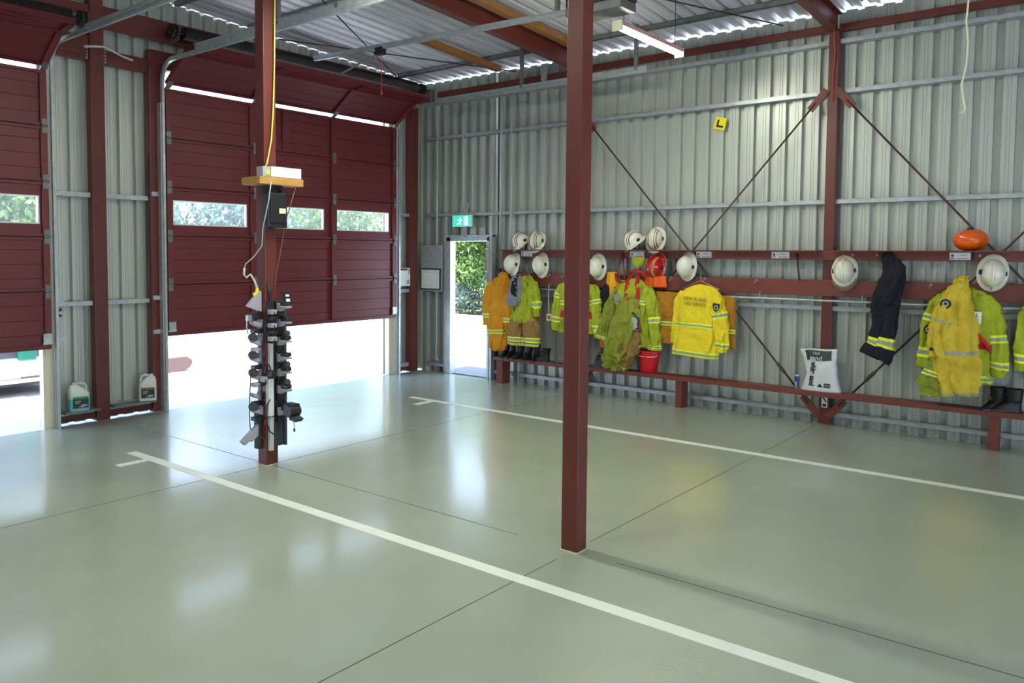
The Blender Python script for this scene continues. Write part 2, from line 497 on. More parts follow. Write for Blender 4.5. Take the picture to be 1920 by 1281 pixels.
# girts (galvanised)
def girt(y0, y1, z0, z1, x0=.05, x1=.148):
    mb = MB(); mb.bx(x0, x0 + .003, y0, y1, z0, z1); mb.bx(x0, x1, y0, y1, z0, z0 + .003); mb.bx(x0, x1, y0, y1, z1 - .003, z1)
    mb.bx(x1 - .003, x1, y0, y1, z0, z1)
    mb.bx(x0, x0 + .012, y0, y1, z1 - .003, z1 + .004)
    return tag(mb.build('wall_girt', M['galv'], loc=(x0, y0, z0)), kind='structure')


segs = ((-2.98, -.02), (-6.29, -3.09), (-9.59, -6.40), (-12.7, -9.70))
for zz in ((2.527, 2.577), (3.765, 3.815), (4.322, 4.375)):
    for a, b in segs: girt(a, b, *zz)
for zz in ((1.305, 1.355), (.085, .135)):
    for a, b in ((-2.98, -1.46),) + segs[1:]: girt(a, b, *zz)
    girt(-.52, -.02, *zz)

def bgirt(x0, x1, z0, z1, m='galv', y0=.045, y1=.148):
    mb = MB(); mb.bx(x0, x1, y0, y1, z0, z1)
    return tag(mb.build('wall_girt', M[m], loc=(x0, y0, z0), bevel=.003), kind='structure')


for zz in ((2.545, 2.6), (1.325, 1.375), (.10, .165)):
    bgirt(-5.80, -5.41, *zz); bgirt(-5.245, -4.725, *zz)
for zz in ((2.525, 2.575), (1.30, 1.355), (.09, .15)):
    bgirt(-.55, -.26, *zz)
# red sill pieces with daylight below the cladding
mb = MB(); mb.bx(-5.84, -5.41, .03, .10, .032, .10)
tag(mb.build('trim_1', M['red_steel'], loc=(-5.6, .06, 0)), kind='structure')
mb = MB(); mb.bx(-5.245, -4.725, .03, .10, .032, .10)
tag(mb.build('trim_2', M['red_steel'], loc=(-4.98, .06, 0)), kind='structure')
mb = MB(); mb.bx(-.55, -.26, .03, .10, .032, .09)
tag(mb.build('trim_3', M['red_steel'], loc=(-.4, .06, 0)), kind='structure')

# red cross beams between the doors, with bolts
for xa, xb, za, zb, tilt in ((-5.86, -5.405, 4.07, 4.22, .02), (-5.25, -4.70, 4.055, 4.215, .0)):
    mb = MB(); mb.bx(xa, xb, .035, .11, za, zb)
    o = mb.build('door_header_beam', M['red_steel'], loc=(xa, .03, za), bevel=.004); tag(o, kind='structure')
    bo = MB()
    bx_ = -5.43 if xa < -5.4 else -5.225
    for q in range(4):
        bo.lathe([(.014, 0), (.014, .014), (.008, .018)], 8, Matrix.Translation((bx_, .035, za + .025 + q * .036)) @ Matrix.Rotation(PI / 2, 4, 'X'))
    bo.build('bolt', M['steel_hw'], o)
# header above the roller doors
for xa, xb in ((-4.70, -.26), (-9.8, -5.41)):
    mb = MB(); mb.bx(xa, xb, .02, .11, 4.12, 4.33); mb.bx(xa, xb, -.005, .13, 4.315, 4.33)
    tag(mb.build('door_header_beam', M['red_steel'], loc=(xa, .03, 4.12), bevel=.004), kind='structure')
mb = MB(); mb.bx(-5.25, -.1, .02, .11, 4.62, 4.70)
tag(mb.build('gable_beam', M['red_steel'], loc=(-5.2, .03, 4.6)), kind='structure')
mb = MB(); mb.bx(-10.5, -5.41, .02, .11, 4.58, 4.68)
tag(mb.build('gable_beam', M['red_steel'], loc=(-10.5, .03, 4.6)), kind='structure')
mb = MB(); mb.bx(-5.25, -3.4, .0, .02, 4.44, 4.62)
tag(mb.build('gable_plate', M['red_steel'], loc=(-5.2, .03, 4.4)), kind='structure')

# eave beam along the right wall
mb = MB(); mb.bx(.03, .11, -2.98, -.3, 4.445, 4.525); tag(mb.build('eave_beam', M['red_steel'], loc=(.07, -.3, 4.44), bevel=.005), kind='structure')
mb = MB(); mb.bx(.03, .11, -6.29, -3.09, 4.47, 4.55); tag(mb.build('eave_beam', M['red_steel'], loc=(.07, -3.1, 4.44), bevel=.005), kind='structure')
mb = MB(); mb.bx(.03, .11, -9.59, -6.40, 4.46, 4.54); tag(mb.build('eave_beam', M['red_steel'], loc=(.07, -6.4, 4.44), bevel=.005), kind='structure')
mb = MB(); mb.bx(.04, .14, -.12, .14, 4.40, 4.6); tag(mb.build('corner_block', M['galv_dark'], loc=(.09, 0, 4.4)), kind='structure')

# rafters: I beams across the building
def rafter(yc, name='rafter'):
    mb = MB()
    def pt(x, dz): return roofz(x) + dz
    for (xa, xb) in ((.10, RIDGE), (RIDGE, XL + .05)):
        for (w_, z0, z1) in ((.11, -.285, -.273), (.008, -.273, -.075), (.11, -.075, -.063)):
            y0, y1 = yc - w_ / 2, yc + w_ / 2
            vs = []
            for x in (xa, xb):
                vs += [(x, y0, pt(x, z0)), (x, y1, pt(x, z0)), (x, y1, pt(x, z1)), (x, y0, pt(x, z1))]
            mb.add(vs, [(0, 1, 5, 4), (1, 2, 6, 5), (2, 3, 7, 6), (3, 0, 4, 7), (0, 3, 2, 1), (4, 5, 6, 7)])
    return tag(mb.build(name, M['red_steel'], loc=(0, yc, 4.5), fix=True), kind='structure')


rafter(-3.03); rafter(-6.345); rafter(-9.65)
# smaller red steel beams under the sheet, yellow lamp light put into their colour
for (xa, xb, yc) in ((-1.85, -.2, -1.72), (-5.2, -.3, -3.27)):
    mb = MB()
    vs = []
    for x in (xa, xb):
        for (dy, dz) in ((-.05, -.14), (.05, -.14), (.05, -.06), (-.05, -.06)): vs.append((x, yc + dy, roofz(x) + dz))
    mb.add(vs, [(0, 1, 5, 4), (1, 2, 6, 5), (2, 3, 7, 6), (3, 0, 4, 7), (0, 3, 2, 1), (4, 5, 6, 7)])
    tag(mb.build('roof_beam', M['steel_lamp_tint'], loc=(xa, yc, 4.6)), kind='structure')
# purlins along the building (C sections)
def purlin(x, y0, y1, m='galv_dark', h=.06):
    z = roofz(x) - .002
    mb = MB(); mb.bx(x - .03, x - .027, y0, y1, z - h, z); mb.bx(x - .03, x + .03, y0, y1, z - h, z - h + .003); mb.bx(x - .03, x + .03, y0, y1, z - .003, z)
    mb.bx(x + .027, x + .03, y0, y1, z - h, z - h + .015)
    return tag(mb.build('roof_purlin', M[m], loc=(x, y0, z)), kind='structure')


for x in (-.5, -3.28, -4.32, -6.3, -8, -9.7): purlin(x, YF + .1, .05)
# roof cross bracing rods
for n_, (a, b) in enumerate((((-3.664, -1.896), (-.3, .12)), ((-2.97, -.169), (.05, -1.85)), ((-2.6, -4.45), (.06, -5.75)), ((.08, -6.6), (-3.2, -9.2)))):
    mb = MB(); mb.tube([(a[0], a[1], 4.80 - .03), (b[0], b[1], 4.64)], .009, 8)
    tag(mb.build('roof_brace_rod', M['rod'], loc=(a[0], a[1], 4.8), smooth=True), kind='structure')
# hangers (drop straps) for the door tracks
for x, y, z0 in ((-4.62, -2.35, 4.22), (-4.62, -3.25, 4.22), (-.62, -2.45, 4.22), (-2.6, -4.35, 4.44), (-.62, -4.2, 4.22)):
    mb = MB(); mb.bx(x - .022, x + .022, y - .02, y + .02, z0, roofz(x) - .005)
    tag(mb.build('track_hanger', M['galv_dark'], loc=(x, y, z0)), kind='structure')
mb = MB(); mb.bx(-.03, .03, -2.42, -2.36, 4.37, 4.66)
tag(mb.build('wall_bracket', M['galv'], loc=(0, -2.4, 4.4)), kind='structure')

# wall cross bracing: rods with gusset plates
def brace(a, b, label):
    t = thing('wall_brace', label, 'brace', (0.0, a[0], a[1]))
    A = Vector((-.012, a[0], a[1])); B = Vector((-.012, b[0], b[1])); d = (B - A).normalized()
    mb = MB(); mb.tube([A + d * .2, B - d * .2], .011, 8); mb.build('rod', M['rod'], t, smooth=True)
    for P_, s_ in ((A, 1), (B, -1)):
        mb = MB(); mb.bar(P_ + d * s_ * .02, P_ + d * s_ * .30, .085, .012, up=(1, 0, 0)); mb.build('gusset', M['rail_red'], t, bevel=.003)
    mb = MB(); q = A + (B - A) * .86 if b[1] < a[1] else A + (B - A) * .14
    mb.tube([q - d * .09, q - d * .06, q + d * .06, q + d * .09], [.011, .02, .02, .011], 8); mb.build('turnbuckle', M['rod'], t)
    return t


brace((-6.30, 3.83), (-3.06, .06), 'dark brace rod falling from the red wall column towards the side doorway')
brace((-3.06, 3.87), (-6.31, .07), 'dark brace rod from behind the bare post down to the wall column foot')
brace((-6.37, 3.83), (-9.62, .06), 'dark brace rod falling from the red wall column towards the orange helmet')
brace((-6.38, .07), (-9.62, 3.85), 'dark brace rod rising from the foot of the red wall column past the navy trousers')

# ------------------------------------------------------------------ sectional doors
def sectional_door(name, xl, xr, dz, stiles, wins, extra):
    root = thing(name, None, None, ((xl + xr) / 2, -.08, 0), kind='structure')
    H = .585; zb = [.93 + dz, 1.54 + dz] + [1.54 + dz + H * i for i in range(1, 5)]      # .93 1.54 2.125 2.71 3.295 3.88
    def frame_of(i):
        """returns origin (y,z) and direction of section i"""
        if i < 5: return (-.06, zb[i]), (0, 1), zb[i + 1] - zb[i]
        if i == 5: d = Vector((-.47, .325)).normalized(); return (-.10, zb[5] + .078), (d.x, d.y), .55
        d = Vector((-1, .19)).normalized(); return (-.56, 4.24 + dz), (d.x, d.y), .27
    for i in range(7):
        (oy, oz), (dy, dz_), h = frame_of(i)
        ny, nz = -dz_, dy            # inward normal (towards the room / down)
        def P(x, s, n): return (x, oy + dy * s + ny * n, oz + dz_ * s + nz * n)
        mb = MB()
        gap = -.003
        if wins and i == 2:
            w0, w1 = .135, .435
            def blk(xa, xb, s0, s1, n0=0, n1=.03):
                mb.prism([(s0, n0), (s1, n0), (s1, n1), (s0, n1)], lambda s, n: P(xa, s, n), lambda s, n: P(xb, s, n))
            blk(xl, xr, gap, w0); blk(xl, xr, w1, h - gap)
            xs = [xl] + [q for w_ in wins for q in w_] + [xr]
            for a, b in zip(xs[0::2], xs[1::2]): blk(a, b, w0, w1)
        else:
            prof = [(gap, 0), (h - gap, 0), (h - gap, .03)]
            for g in (.76, .5, .24):
                c = h * g
                prof += [(c + .005, .03), (c + .002, .025), (c - .002, .025), (c - .005, .03)]
            prof += [(gap, .03)]
            mb.prism(prof, lambda s, n: P(xl, s, n), lambda s, n: P(xr, s, n))
        # meeting rails at both long edges
        for s0, s1 in ((.006, .034), (h - .034, h - .006)):
            mb.prism([(s0, .03), (s1, .03), (s1, .052), (s0, .052)], lambda s, n: P(xl, s, n), lambda s, n: P(xr, s, n))
        sec = mb.build('section', M['door_red'], root)
        st = MB()
        for (a, b) in stiles + (extra if i == 4 else ()):
            st.prism([(.036, .03), (h - .036, .03), (h - .036, .062), (.036, .062)], lambda s, n: P(a, s, n), lambda s, n: P(b, s, n))
        st.build('stile', M['door_red'], sec, bevel=.003)
        if wins and i == 2:
            for (a, b) in wins:
                fr = MB()
                for (xa, xb, s0, s1) in ((a, b, .135, .15), (a, b, .42, .435), (a, a + .016, .15, .42), (b - .016, b, .15, .42)):
                    fr.prism([(s0, -.003), (s1, -.003), (s1, .034), (s0, .034)], lambda s, n: P(xa, s, n), lambda s, n: P(xb, s, n))
                fr.build('window_frame', M['white_plastic'], sec)
                pn = MB(); pn.prism([(.145, .012), (.425, .012), (.425, .016), (.145, .016)], lambda s, n: P(a + .008, s, n), lambda s, n: P(b - .008, s, n))
                pn.build('window_pane', M['window_glass'], sec)
        if 0 < i <= 5:
            for (a, b) in stiles:
                hb = MB(); c = (a + b) / 2
                if a == stiles[0][0]: c = a + .03
                if b == stiles[-1][1]: c = b - .03
                hb.prism([(.014, .06), (.075, .06), (.075, .07), (.014, .07)], lambda s, n: P(c - .03, s, n), lambda s, n: P(c + .03, s, n))
                hb.prism([(-.075, .06), (-.014, .06), (-.014, .07), (-.075, .07)], lambda s, n: P(c - .03, s, n), lambda s, n: P(c + .03, s, n))
                hb.tube([P(c - .034, 0, .066), P(c + .034, 0, .066)], .012, 8)
                hb.build('hinge', M['galv_dark'], sec)
        if i == 0:
            for c in (xl + .045, xr - .045):
                hb = MB(); hb.prism([(.04, .06), (.16, .06), (.16, .07), (.04, .07)], lambda s, n: P(c - .045, s, n), lambda s, n: P(c + .045, s, n))
                hb.tube([P(c - .05, .05, .06), P(c + .05, .05, .06)], .014, 8)
                hb.build('bottom_bracket', M['galv'], sec)
            rb = MB(); rb.prism([(-.012, .002), (.008, .002), (.008, .04), (-.012, .04)], lambda s, n: P(xl, s, n), lambda s, n: P(xr, s, n))
            rb.build('bottom_seal', M['door_red'], sec)
    return root


sectional_door('door_2', -4.575, -.715, 0.0, ((-4.575, -4.50), (-3.40, -3.25), (-2.03, -1.93), (-.80, -.715)),
               ((-4.495, -3.44), (-3.215, -2.15), (-1.925, -.857)), ((-2.88, -2.76),))
sectional_door('door_1', -9.79, -5.93, -.035, ((-9.79, -9.70), (-8.60, -8.45), (-7.24, -7.12), (-6.00, -5.93)),
               ((-9.68, -8.63), (-8.42, -7.30), (-7.08, -6.02)), ())

def door_track(x, side, ylast, z=4.185, label=None):
    """C shaped track: vertical, quarter bend and horizontal run; side=+1 opens towards +x"""
    t = thing('door_track', label, 'track', (x, -.1, 0))
    zb_ = z - .25
    pts = [(-.105, 0.0), (-.105, zb_)]
    for k in range(1, 7):
        a = k / 6 * PI / 2 * .93
        pts.append((-.105 - .25 * (1 - math.cos(a)), zb_ + .25 * math.sin(a)))
    pts.append((ylast, z))
    def sweep(mb, prof):
        vs = []
        n = len(pts)
        for i, (y, zz) in enumerate(pts):
            a = Vector(pts[max(i - 1, 0)]); b = Vector(pts[min(i + 1, n - 1)]); d = (b - a).normalized()
            nrm = Vector((-d.y, d.x))
            for (px, pn) in prof: vs.append((x + px * side, y + nrm.x * pn, zz + nrm.y * pn))
        k = len(prof)
        fs = []
        for i in range(n - 1):
            for q in range(k): fs.append((i * k + q, i * k + (q + 1) % k, (i + 1) * k + (q + 1) % k, (i + 1) * k + q))
        fs.append(tuple(range(k))); fs.append(tuple((n - 1) * k + q for q in range(k))[::-1])
        mb.add(vs, fs)
    mb = MB()
    sweep(mb, [(0, -.025), (.004, -.025), (.004, .021), (.03, .021), (.03, .025), (0, .025)])
    sweep(mb, [(0, -.025), (.03, -.025), (.03, -.021), (0, -.021)])
    mb.build('rail', M['galv'], t, fix=True)
    ang = MB(); ang.bx(x - .004 if side > 0 else x, x if side > 0 else x + .004, ylast, -.85, z + .0, z + .075); ang.bx(min(x, x - side * .03), max(x, x - side * .03), ylast, -.85, z + .072, z + .075)
    ang.build('angle', M['galv'], t)
    va = MB(); va.bx(min(x, x - side * .012), max(x, x - side * .012), -.10, -.02, 0, 3.7); va.build('jamb_angle', M['galv'], t)
    for zz in (1.36, .95, 2.6):
        b_ = MB(); b_.bx(min(x, x - side * .09), max(x, x - side * .09), -.03, 0, zz, zz + .05); b_.build('bracket', M['galv'], t)
    return t


door_track(-4.625, 1, -4.4, label='galvanised door track at the left side of the three-window door')
door_track(-.635, -1, -4.35, label='galvanised door track at the right side of the three-window door, next to the corner')
door_track(-5.86, -1, -4.4, 4.14, label='galvanised door track bending up beside the door at the left edge of the picture')

# torsion springs above the doors
def spring(xa, xb, z, label):
    t = thing('torsion_spring', label, 'spring', ((xa + xb) / 2, -.15, z))
    pts = []; r = .066; n = int((xb - xa) / .03)
    mb = MB(); mb.tube([(xa, -.15, z), (xb, -.15, z)], .016, 8); mb.build('shaft', M['dark_steel'], t)
    prof = []
    k = int((xb - xa - .4) / .022)
    for q in range(k + 1):
        prof += [(.070, q * .022), (.078, q * .022 + .011)]
    mb = MB(); mb.lathe(prof, 20, Matrix.Translation((xa + .2, -.15, z)) @ Matrix.Rotation(PI / 2, 4, 'Y')); mb.build('coil', M['dark_steel'], t)
    for x in (xa + .06, xb - .06):
        mb = MB(); mb.lathe([(.03, -.03), (.085, -.03), (.085, -.022), (.06, -.018), (.06, .018), (.085, .022), (.085, .03), (.03, .03)], 20, Matrix.Translation((x, -.15, z)) @ Matrix.Rotation(PI / 2, 4, 'Y')); mb.build('cable_drum', M['dark_steel'], t)
        mb = MB(); mb.bx(x + .05, x + .056, -.2, .02, z - .1, z + .08); mb.build('end_bracket', M['galv_dark'], t)
    return t


spring(-4.55, -.12, 4.555, 'dark torsion spring shaft above the three-window door')
spring(-9.75, -5.5, 4.46, 'dark torsion spring shaft above the door at the left edge of the picture')

# opener rail and motor
t = thing('door_opener', 'black door opener hanging from the roof right of the bare post, with its long rail', 'opener', (-2.6, -4.85, 4.31))
mb = MB(); mb.bar((-2.6, -.45, 4.535), (-2.6, -4.6, 4.405), .04, .05); mb.bar((-2.6, -.45, 4.56), (-2.6, -4.6, 4.43), .07, .012); mb.build('rail', M['galv'], t)
mb = MB(); mb.bx(-2.76, -2.45, -5.18, -4.55, 4.31, 4.40); mb.build('lower_housing', M['galv_dark'], t, bevel=.012)
mb = MB(); mb.bx(-2.76, -2.45, -5.19, -4.55, 4.40, 4.56); mb.build('motor_housing', M['black_plastic'], t, bevel=.015)
mb = MB(); mb.bx(-2.449, -2.43, -5.15, -4.98, 4.36, 4.53)
for y_, z_ in ((-5.11, 4.40), (-5.04, 4.38), (-5.06, 4.47)): mb.lathe([(.0, .03), (.018, .028), (.02, 0)], 10, Matrix.Translation((-2.43, y_, z_)) @ Matrix.Rotation(PI / 2, 4, 'Y'))
mb.build('control_panel', M['black'], t)
text_part('maker_mark', 'Pro', .07, Matrix.Translation((-2.62, -5.1915, 4.47)) @ Matrix.Rotation(PI / 2, 4, 'X'), M['cord_cream'], t)
mb = MB(); mb.bx(-2.64, -2.56, -1.78, -1.66, 4.40, 4.49); mb.build('trolley', M['black'], t)
mb = MB(); mb.bar((-2.6, -1.70, 4.42), (-2.6, -.98, 4.27), .03, .012); mb.build('door_arm', M['steel_hw'], t)
mb = MB(); mb.tube([(-2.44, -5.05, 4.5), (-2.40, -5.08, 4.35), (-2.34, -5.06, 4.27), (-2.2, -5.03, 4.25)], .009, 8); mb.build('power_lead', M['conduit'], t, smooth=True)
mb = MB(); mb.bx(-2.65, -2.55, -5.0, -4.96, 4.56, roofz(-2.6) - .005); mb.build('mounting_strap', M['galv_dark'], t)
mb = MB(); mb.tube([(-2.6, -1.74, 4.40), (-2.6, -1.74, 3.95)], .005, 6); mb.lathe([(0, 0), (.012, .005), (.016, .04), (.006, .055)], 10, Matrix.Translation((-2.6, -1.74, 3.9)))
tag(mb.build('release_cord', M['cord_red'], loc=(-2.6, -1.74, 4.4), smooth=40), 'red release cord hanging in front of the three-window door', 'cord')

# batten lights
def batten(x0, x1, y, z, label, along='X'):
    cx = (x0 + x1) / 2
    t = thing('batten_light', label, 'light', (cx, y, z), group='batten lights')
    L = x1 - x0
    def b(a0, a1, h0, h1, v0, v1):
        mb = MB()
        if along == 'X': mb.bx(cx + a0, cx + a1, y + h0, y + h1, z + v0, z + v1)
        else: mb.bx(cx + h0, cx + h1, y + a0, y + a1, z + v0, z + v1)
        return mb
    b(-L / 2, L / 2, -.05, .05, .0, .045).build('body', M['strip_pink'], t, bevel=.004)
    b(-L / 2 - .03, -L / 2, -.055, .055, -.05, .05).build('end_cap', M['cream'], t, bevel=.004)
    b(L / 2, L / 2 + .012, -.055, .055, -.05, .05).build('end_cap', M['cream'], t, bevel=.004)
    b(-L / 2, L / 2, -.045, .045, -.022, .0).build('diffuser', M['tube_light_bright' if along == 'Y' else 'tube_light'], t, bevel=.01)
    for s_ in (-.42, .42):
        mb = MB()
        px, py = (cx + s_ * L, y) if along == 'X' else (cx, y + s_ * L)
        mb.tube([(px, py, z + .04), (px, py, roofz(px) - .004)], .004, 6); mb.build('chain', M['dark_steel'], t)
    return t


batten(-2.52, -1.15, -5.02, 4.2, 'lit white batten light hanging right of the bare post')
for (x0, x1, y, al) in ((-5.9, -4.5, -4.62, 'Y'), (-8.9, -7.5, -5.0, 'X'), (-8.9, -7.5, -9.8, 'X')):  # post's shadow implies the Y batten; both X battens are unseen, added fill
    batten(x0, x1, y, 4.3, None, al)
for o in bpy.data.objects:
    if o.name.startswith('batten_light') and 'label' not in o: o['label'] = 'unseen white batten light hanging from the roof above the bay'; o['category'] = 'light'

# cords hanging from the roof
mb = MB(); mb.tube([(-3, -8.085, roofz(-3)), (-3, -8.084, 3.744), (-3, -8.075, 3.6), (-3, -8.09, 3.45), (-3, -8.086, 3.3), (-3, -8.06, 3.15), (-3, -8.075, 3.05), (-3.01, -8.09, 2.98), (-3.02, -8.075, 2.955), (-3.02, -8.05, 2.96)], .006, 6)
tag(mb.build('pull_cord', M['cord_cream'], loc=(-3, -8.08, 4.8), smooth=True), 'cream pull cord dangling at upper right with a curled end', 'cord')
mb = MB(); mb.tube([(-.07, -6.36, 4.72), (-.07, -6.355, 4.5), (-.05, -6.36, 4.42), (-.03, -6.35, 4.36), (-.03, -6.365, 4.25), (-.025, -6.35, 4.0), (-.025, -6.345, 3.8), (-.025, -6.345, 3.68)], .006, 6)
tag(mb.build('pull_cord', M['cord_red'], loc=(-.07, -6.36, 4.7), smooth=True), 'thin pale cord hanging down the red wall column', 'cord')

# ------------------------------------------------------------------ side doorway (door_3)
d3 = thing('door_3', None, None, (0.02, -1.0, 0), kind='structure')
mb = MB(); mb.bx(-.03, .10, -.64, -.555, 0, 2.19); mb.bx(-.03, .22, -1.43, -1.385, 0, 2.19); mb.bx(-.03, .22, -1.43, -.555, 2.13, 2.19)
mb.build('frame', M['galv'], d3, bevel=.004)
mb = MB(); mb.bx(-.02, .07, -.56, -.50, 0, 2.52); mb.bx(-.02, .07, -1.475, -1.43, 0, 2.52); mb.bx(-.01, .1, -1.475, -.5, 2.19, 2.225); mb.build('stud', M['galv'], d3, bevel=.004)
mb = MB(); mb.bx(-.036, -.03, -1.415, -1.385, 1.5, 1.63)
mb.lathe([(.0, .02), (.012, .018), (.014, 0)], 12, Matrix.Translation((-.036, -1.40, 1.545)) @ Matrix.Rotation(-PI / 2, 4, 'Y')); mb.build('lock_plate', M['steel_hw'], d3)
mb = MB(); mb.bx(.06, .14, -1.385, -.64, -.02, .01); mb.build('threshold', M['galv_dark'], d3)

# exit sign over the doorway
t = thing('exit_sign', 'green exit sign with running figure above the side doorway', 'sign', (-.03, -.89, 2.35))
mb = MB(); mb.bx(-.045, -.01, -1.09, -.69, 2.352, 2.538); mb.build('housing', M['white_plastic'], t, bevel=.006)
mb = MB(); mb.bx(-.05, -.045, -1.08, -.70, 2.362, 2.528); mb.build('panel', M['green_sign'], t)
mb = MB()
def sg(pts, x=-.0515):
    mb.prism(pts, lambda a, b: (x, -.89 - a, 2.445 + b), lambda a, b: (x + .0015, -.89 - a, 2.445 + b))
sg([(.05, -.07), (.13, -.07), (.13, .07), (.05, .07)])
sg([(-.03 + .014 * math.cos(a * PI / 5), .05 + .014 * math.sin(a * PI / 5)) for a in range(10)])
sg([(-.06, .03), (-.02, .032), (.0, -.0), (-.03, -.012), (-.045, .0)])
sg([(-.035, -.005), (-.01, -.01), (-.02, -.035), (.0, -.065), (-.02, -.07), (-.045, -.035)])
sg([(-.04, -.01), (-.03, -.02), (-.07, -.06), (-.1, -.05), (-.1, -.04), (-.075, -.042)])
sg([(-.06, .03), (-.05, .022), (-.08, .0), (-.095, .012), (-.085, .018)])
sg([(-.025, .032), (-.02, .02), (.015, .012), (.02, .022)])
mb.build('pictogram', M['white_sign'], t)
mb = MB(); mb.tube([(-.02, -.95, 2.54), (0, -.96, 2.62), (.04, -.95, 2.72)], .009, 8); mb.tube([(-.025, -.95, 2.35), (-.03, -.97, 2.27), (-.02, -.93, 2.2)], .009, 8); mb.build('cable', M['conduit'], t, smooth=True)

# grey panel with framed plan, left of the doorway
t = thing('wall_panel', 'grey wall-mounted panel beside the side doorway holding a framed plan', 'panel', (-.03, -.24, 1.32))
mb = MB(); mb.bx(-.05, 0.0, -.475, -.01, 1.325, 2.07); mb.build('board', M['galv'], t, bevel=.006)
mb = MB(); mb.bx(-.062, -.05, -.455, -.025, 1.345, 1.69); mb.build('picture_frame', M['black'], t)
mb = MB(); mb.bx(-.065, -.062, -.435, -.045, 1.365, 1.67); mb.build('plan_sheet', M['white'], t)
mb = MB()
for (a, b, c, d) in ((-.42, -.06, 1.62, 1.623), (-.40, -.08, 1.40, 1.403), (-.40, -.397, 1.40, 1.60), (-.083, -.08, 1.40, 1.60), (-.28, -.277, 1.40, 1.56), (-.20, -.08, 1.5, 1.503), (-.40, -.28, 1.48, 1.483), (-.41, -.3, 1.645, 1.652), (-.2, -.07, 1.645, 1.652)):
    mb.bx(-.0656, -.065, a, b, c, d)
mb.build('plan_lines', M['grey_plastic'], t)

# notice on the door wall
t = thing('notice_sheet', 'white notice with dark red heading on the cladding left of the corner column', 'notice', (-.36, .03, 1.405))
mb = MB(); mb.bx(-.541, -.262, .02, .034, 1.405, 1.70); mb.build('sheet', M['white'], t)
mb = MB(); mb.bx(-.535, -.33, .017, .02, 1.655, 1.69); mb.build('heading', M['stripe_red'], t)
mb = MB(); mb.bx(-.315, -.27, .017, .02, 1.60, 1.69); mb.bx(-.35, -.28, .017, .02, 1.43, 1.50); mb.build('print', M['grey_plastic'], t)
mb = MB(); mb.lathe([(0, .04), (.02, .038), (.022, 0)], 10, Matrix.Translation((-.50, .045, 1.26)) @ Matrix.Rotation(PI / 2, 4, 'X')); mb.bx(-.525, -.475, .04, .05, 1.235, 1.285)
tag(mb.build('switch_button', M['black'], loc=(-.5, .04, 1.26)), 'small black button below the white notice', 'switch')

# conduits on the right wall
for i, (yy, z0, z1, lab) in enumerate(((-.29, .25, 4.3, 'thin vertical conduit nearest the corner column'), (-.845, 2.62, 4.3, 'thin vertical conduit ending above the exit sign'), (-1.595, 2.2, 4.3, 'thin vertical conduit right of the doorway, left of a pair'), (-1.79, .2, 4.3, 'thin vertical conduit right of the doorway, right of a pair'))):
    mb = MB(); mb.tube([(.035, yy, z0), (.035, yy, z1)], .012, 8)
    if i == 0: mb.tube([(.035, yy, z0), (.035, yy + .005, z0 - .04), (.035, yy - .04, z0 - .06)], .012, 8)
    tag(mb.build('conduit', M['conduit'], loc=(.035, yy, z0), smooth=True), lab, 'conduit')

# L plate
t = thing('learner_plate', 'yellow square plate with black L high on the wall', 'sign', (.13, -4.98, 3.58))
ML = wallM(.135, -4.98, 3.58, R_(-14))
mb = MB(); mb.obox((0, 0, 0), (.15, .15, .006)); mb.v = [tuple(ML @ Vector(v)) for v in mb.v]; mb.build('plate', M['yellow'], t)
mb = MB(); mb.obox((-.03, 0, .005), (.024, .09, .003)); mb.obox((.008, -.034, .005), (.08, .024, .003)); mb.v = [tuple(ML @ Vector(v)) for v in mb.v]; mb.build('letter', M['black'], t)

# ------------------------------------------------------------------ coat rails and bench
YE = -9.55
t = thing('helmet_rail', 'red board rail along the right wall with helmets standing on it', 'rail', (0, -5.6, 1.87))
mb = MB(); mb.bx(-.04, -.002, YE, -1.69, 1.885, 1.985); mb.build('board', M['rail_red'], t, bevel=.004)
mb = MB()
for a, b in ((-2.97, -1.69), (-6.28, -3.10), (YE, -6.41)): mb.bx(-.2, .12, a, b, 1.985, 1.997)
mb.build('shelf', M['rail_red'], t)
for yy in (-6.87, -7.03, -6.62, -7.83):
    mb = MB(); mb.tube([(-.04, yy, 1.945), (-.065, yy, 1.94), (-.07, yy, 1.965)], .006, 6); mb.lathe([(.014, 0), (.014, .004)], 8, Matrix.Translation((-.04, yy, 1.945)) @ Matrix.Rotation(-PI / 2, 4, 'Y')); mb.build('hook', M['steel_hw'], t)
mb = MB(); mb.bx(-.03, .0, -1.76, -1.69, 1.475, 1.885); mb.build('upright', M['rail_red'], t)
t = thing('coat_rail', 'wide red board below the helmet rail carrying coat hooks', 'rail', (0, -5.6, 1.475))
mb = MB(); mb.bx(-.04, -.002, YE, -1.69, 1.475, 1.66); mb.build('board', M['rail_red'], t, bevel=.004)
for yy in (-1.85, -2.2, -2.55, -2.80, -3.2, -3.6, -3.95, -4.45, -4.9, -5.55, -6.63, -7.0, -7.4, -7.95, -8.5):
    mb = MB(); mb.tube([(-.04, yy, 1.64), (-.08, yy, 1.62), (-.1, yy, 1.60), (-.105, yy, 1.625)], .006, 6); mb.lathe([(.016, 0), (.016, .005)], 8, Matrix.Translation((-.04, yy, 1.635)) @ Matrix.Rotation(-PI / 2, 4, 'Y')); mb.build('hook', M['steel_hw'], t)
t = thing('hanging_tube', 'thin pale steel tube running below the wide red board', 'rail', (-.12, -5.6, 1.43))
mb = MB(); mb.tube([(-.12, -1.8, 1.43), (-.12, YE, 1.425)], .0125, 10); mb.build('tube', M['galv'], t, smooth=True)
for yy in (-2.6, -4.1, -5.62, -6.75, -8.3):
    mb = MB(); mb.tube([(-.12, yy, 1.43), (-.12, yy, 1.50), (-.03, yy, 1.50)], .006, 6); mb.build('bracket', M['galv'], t)

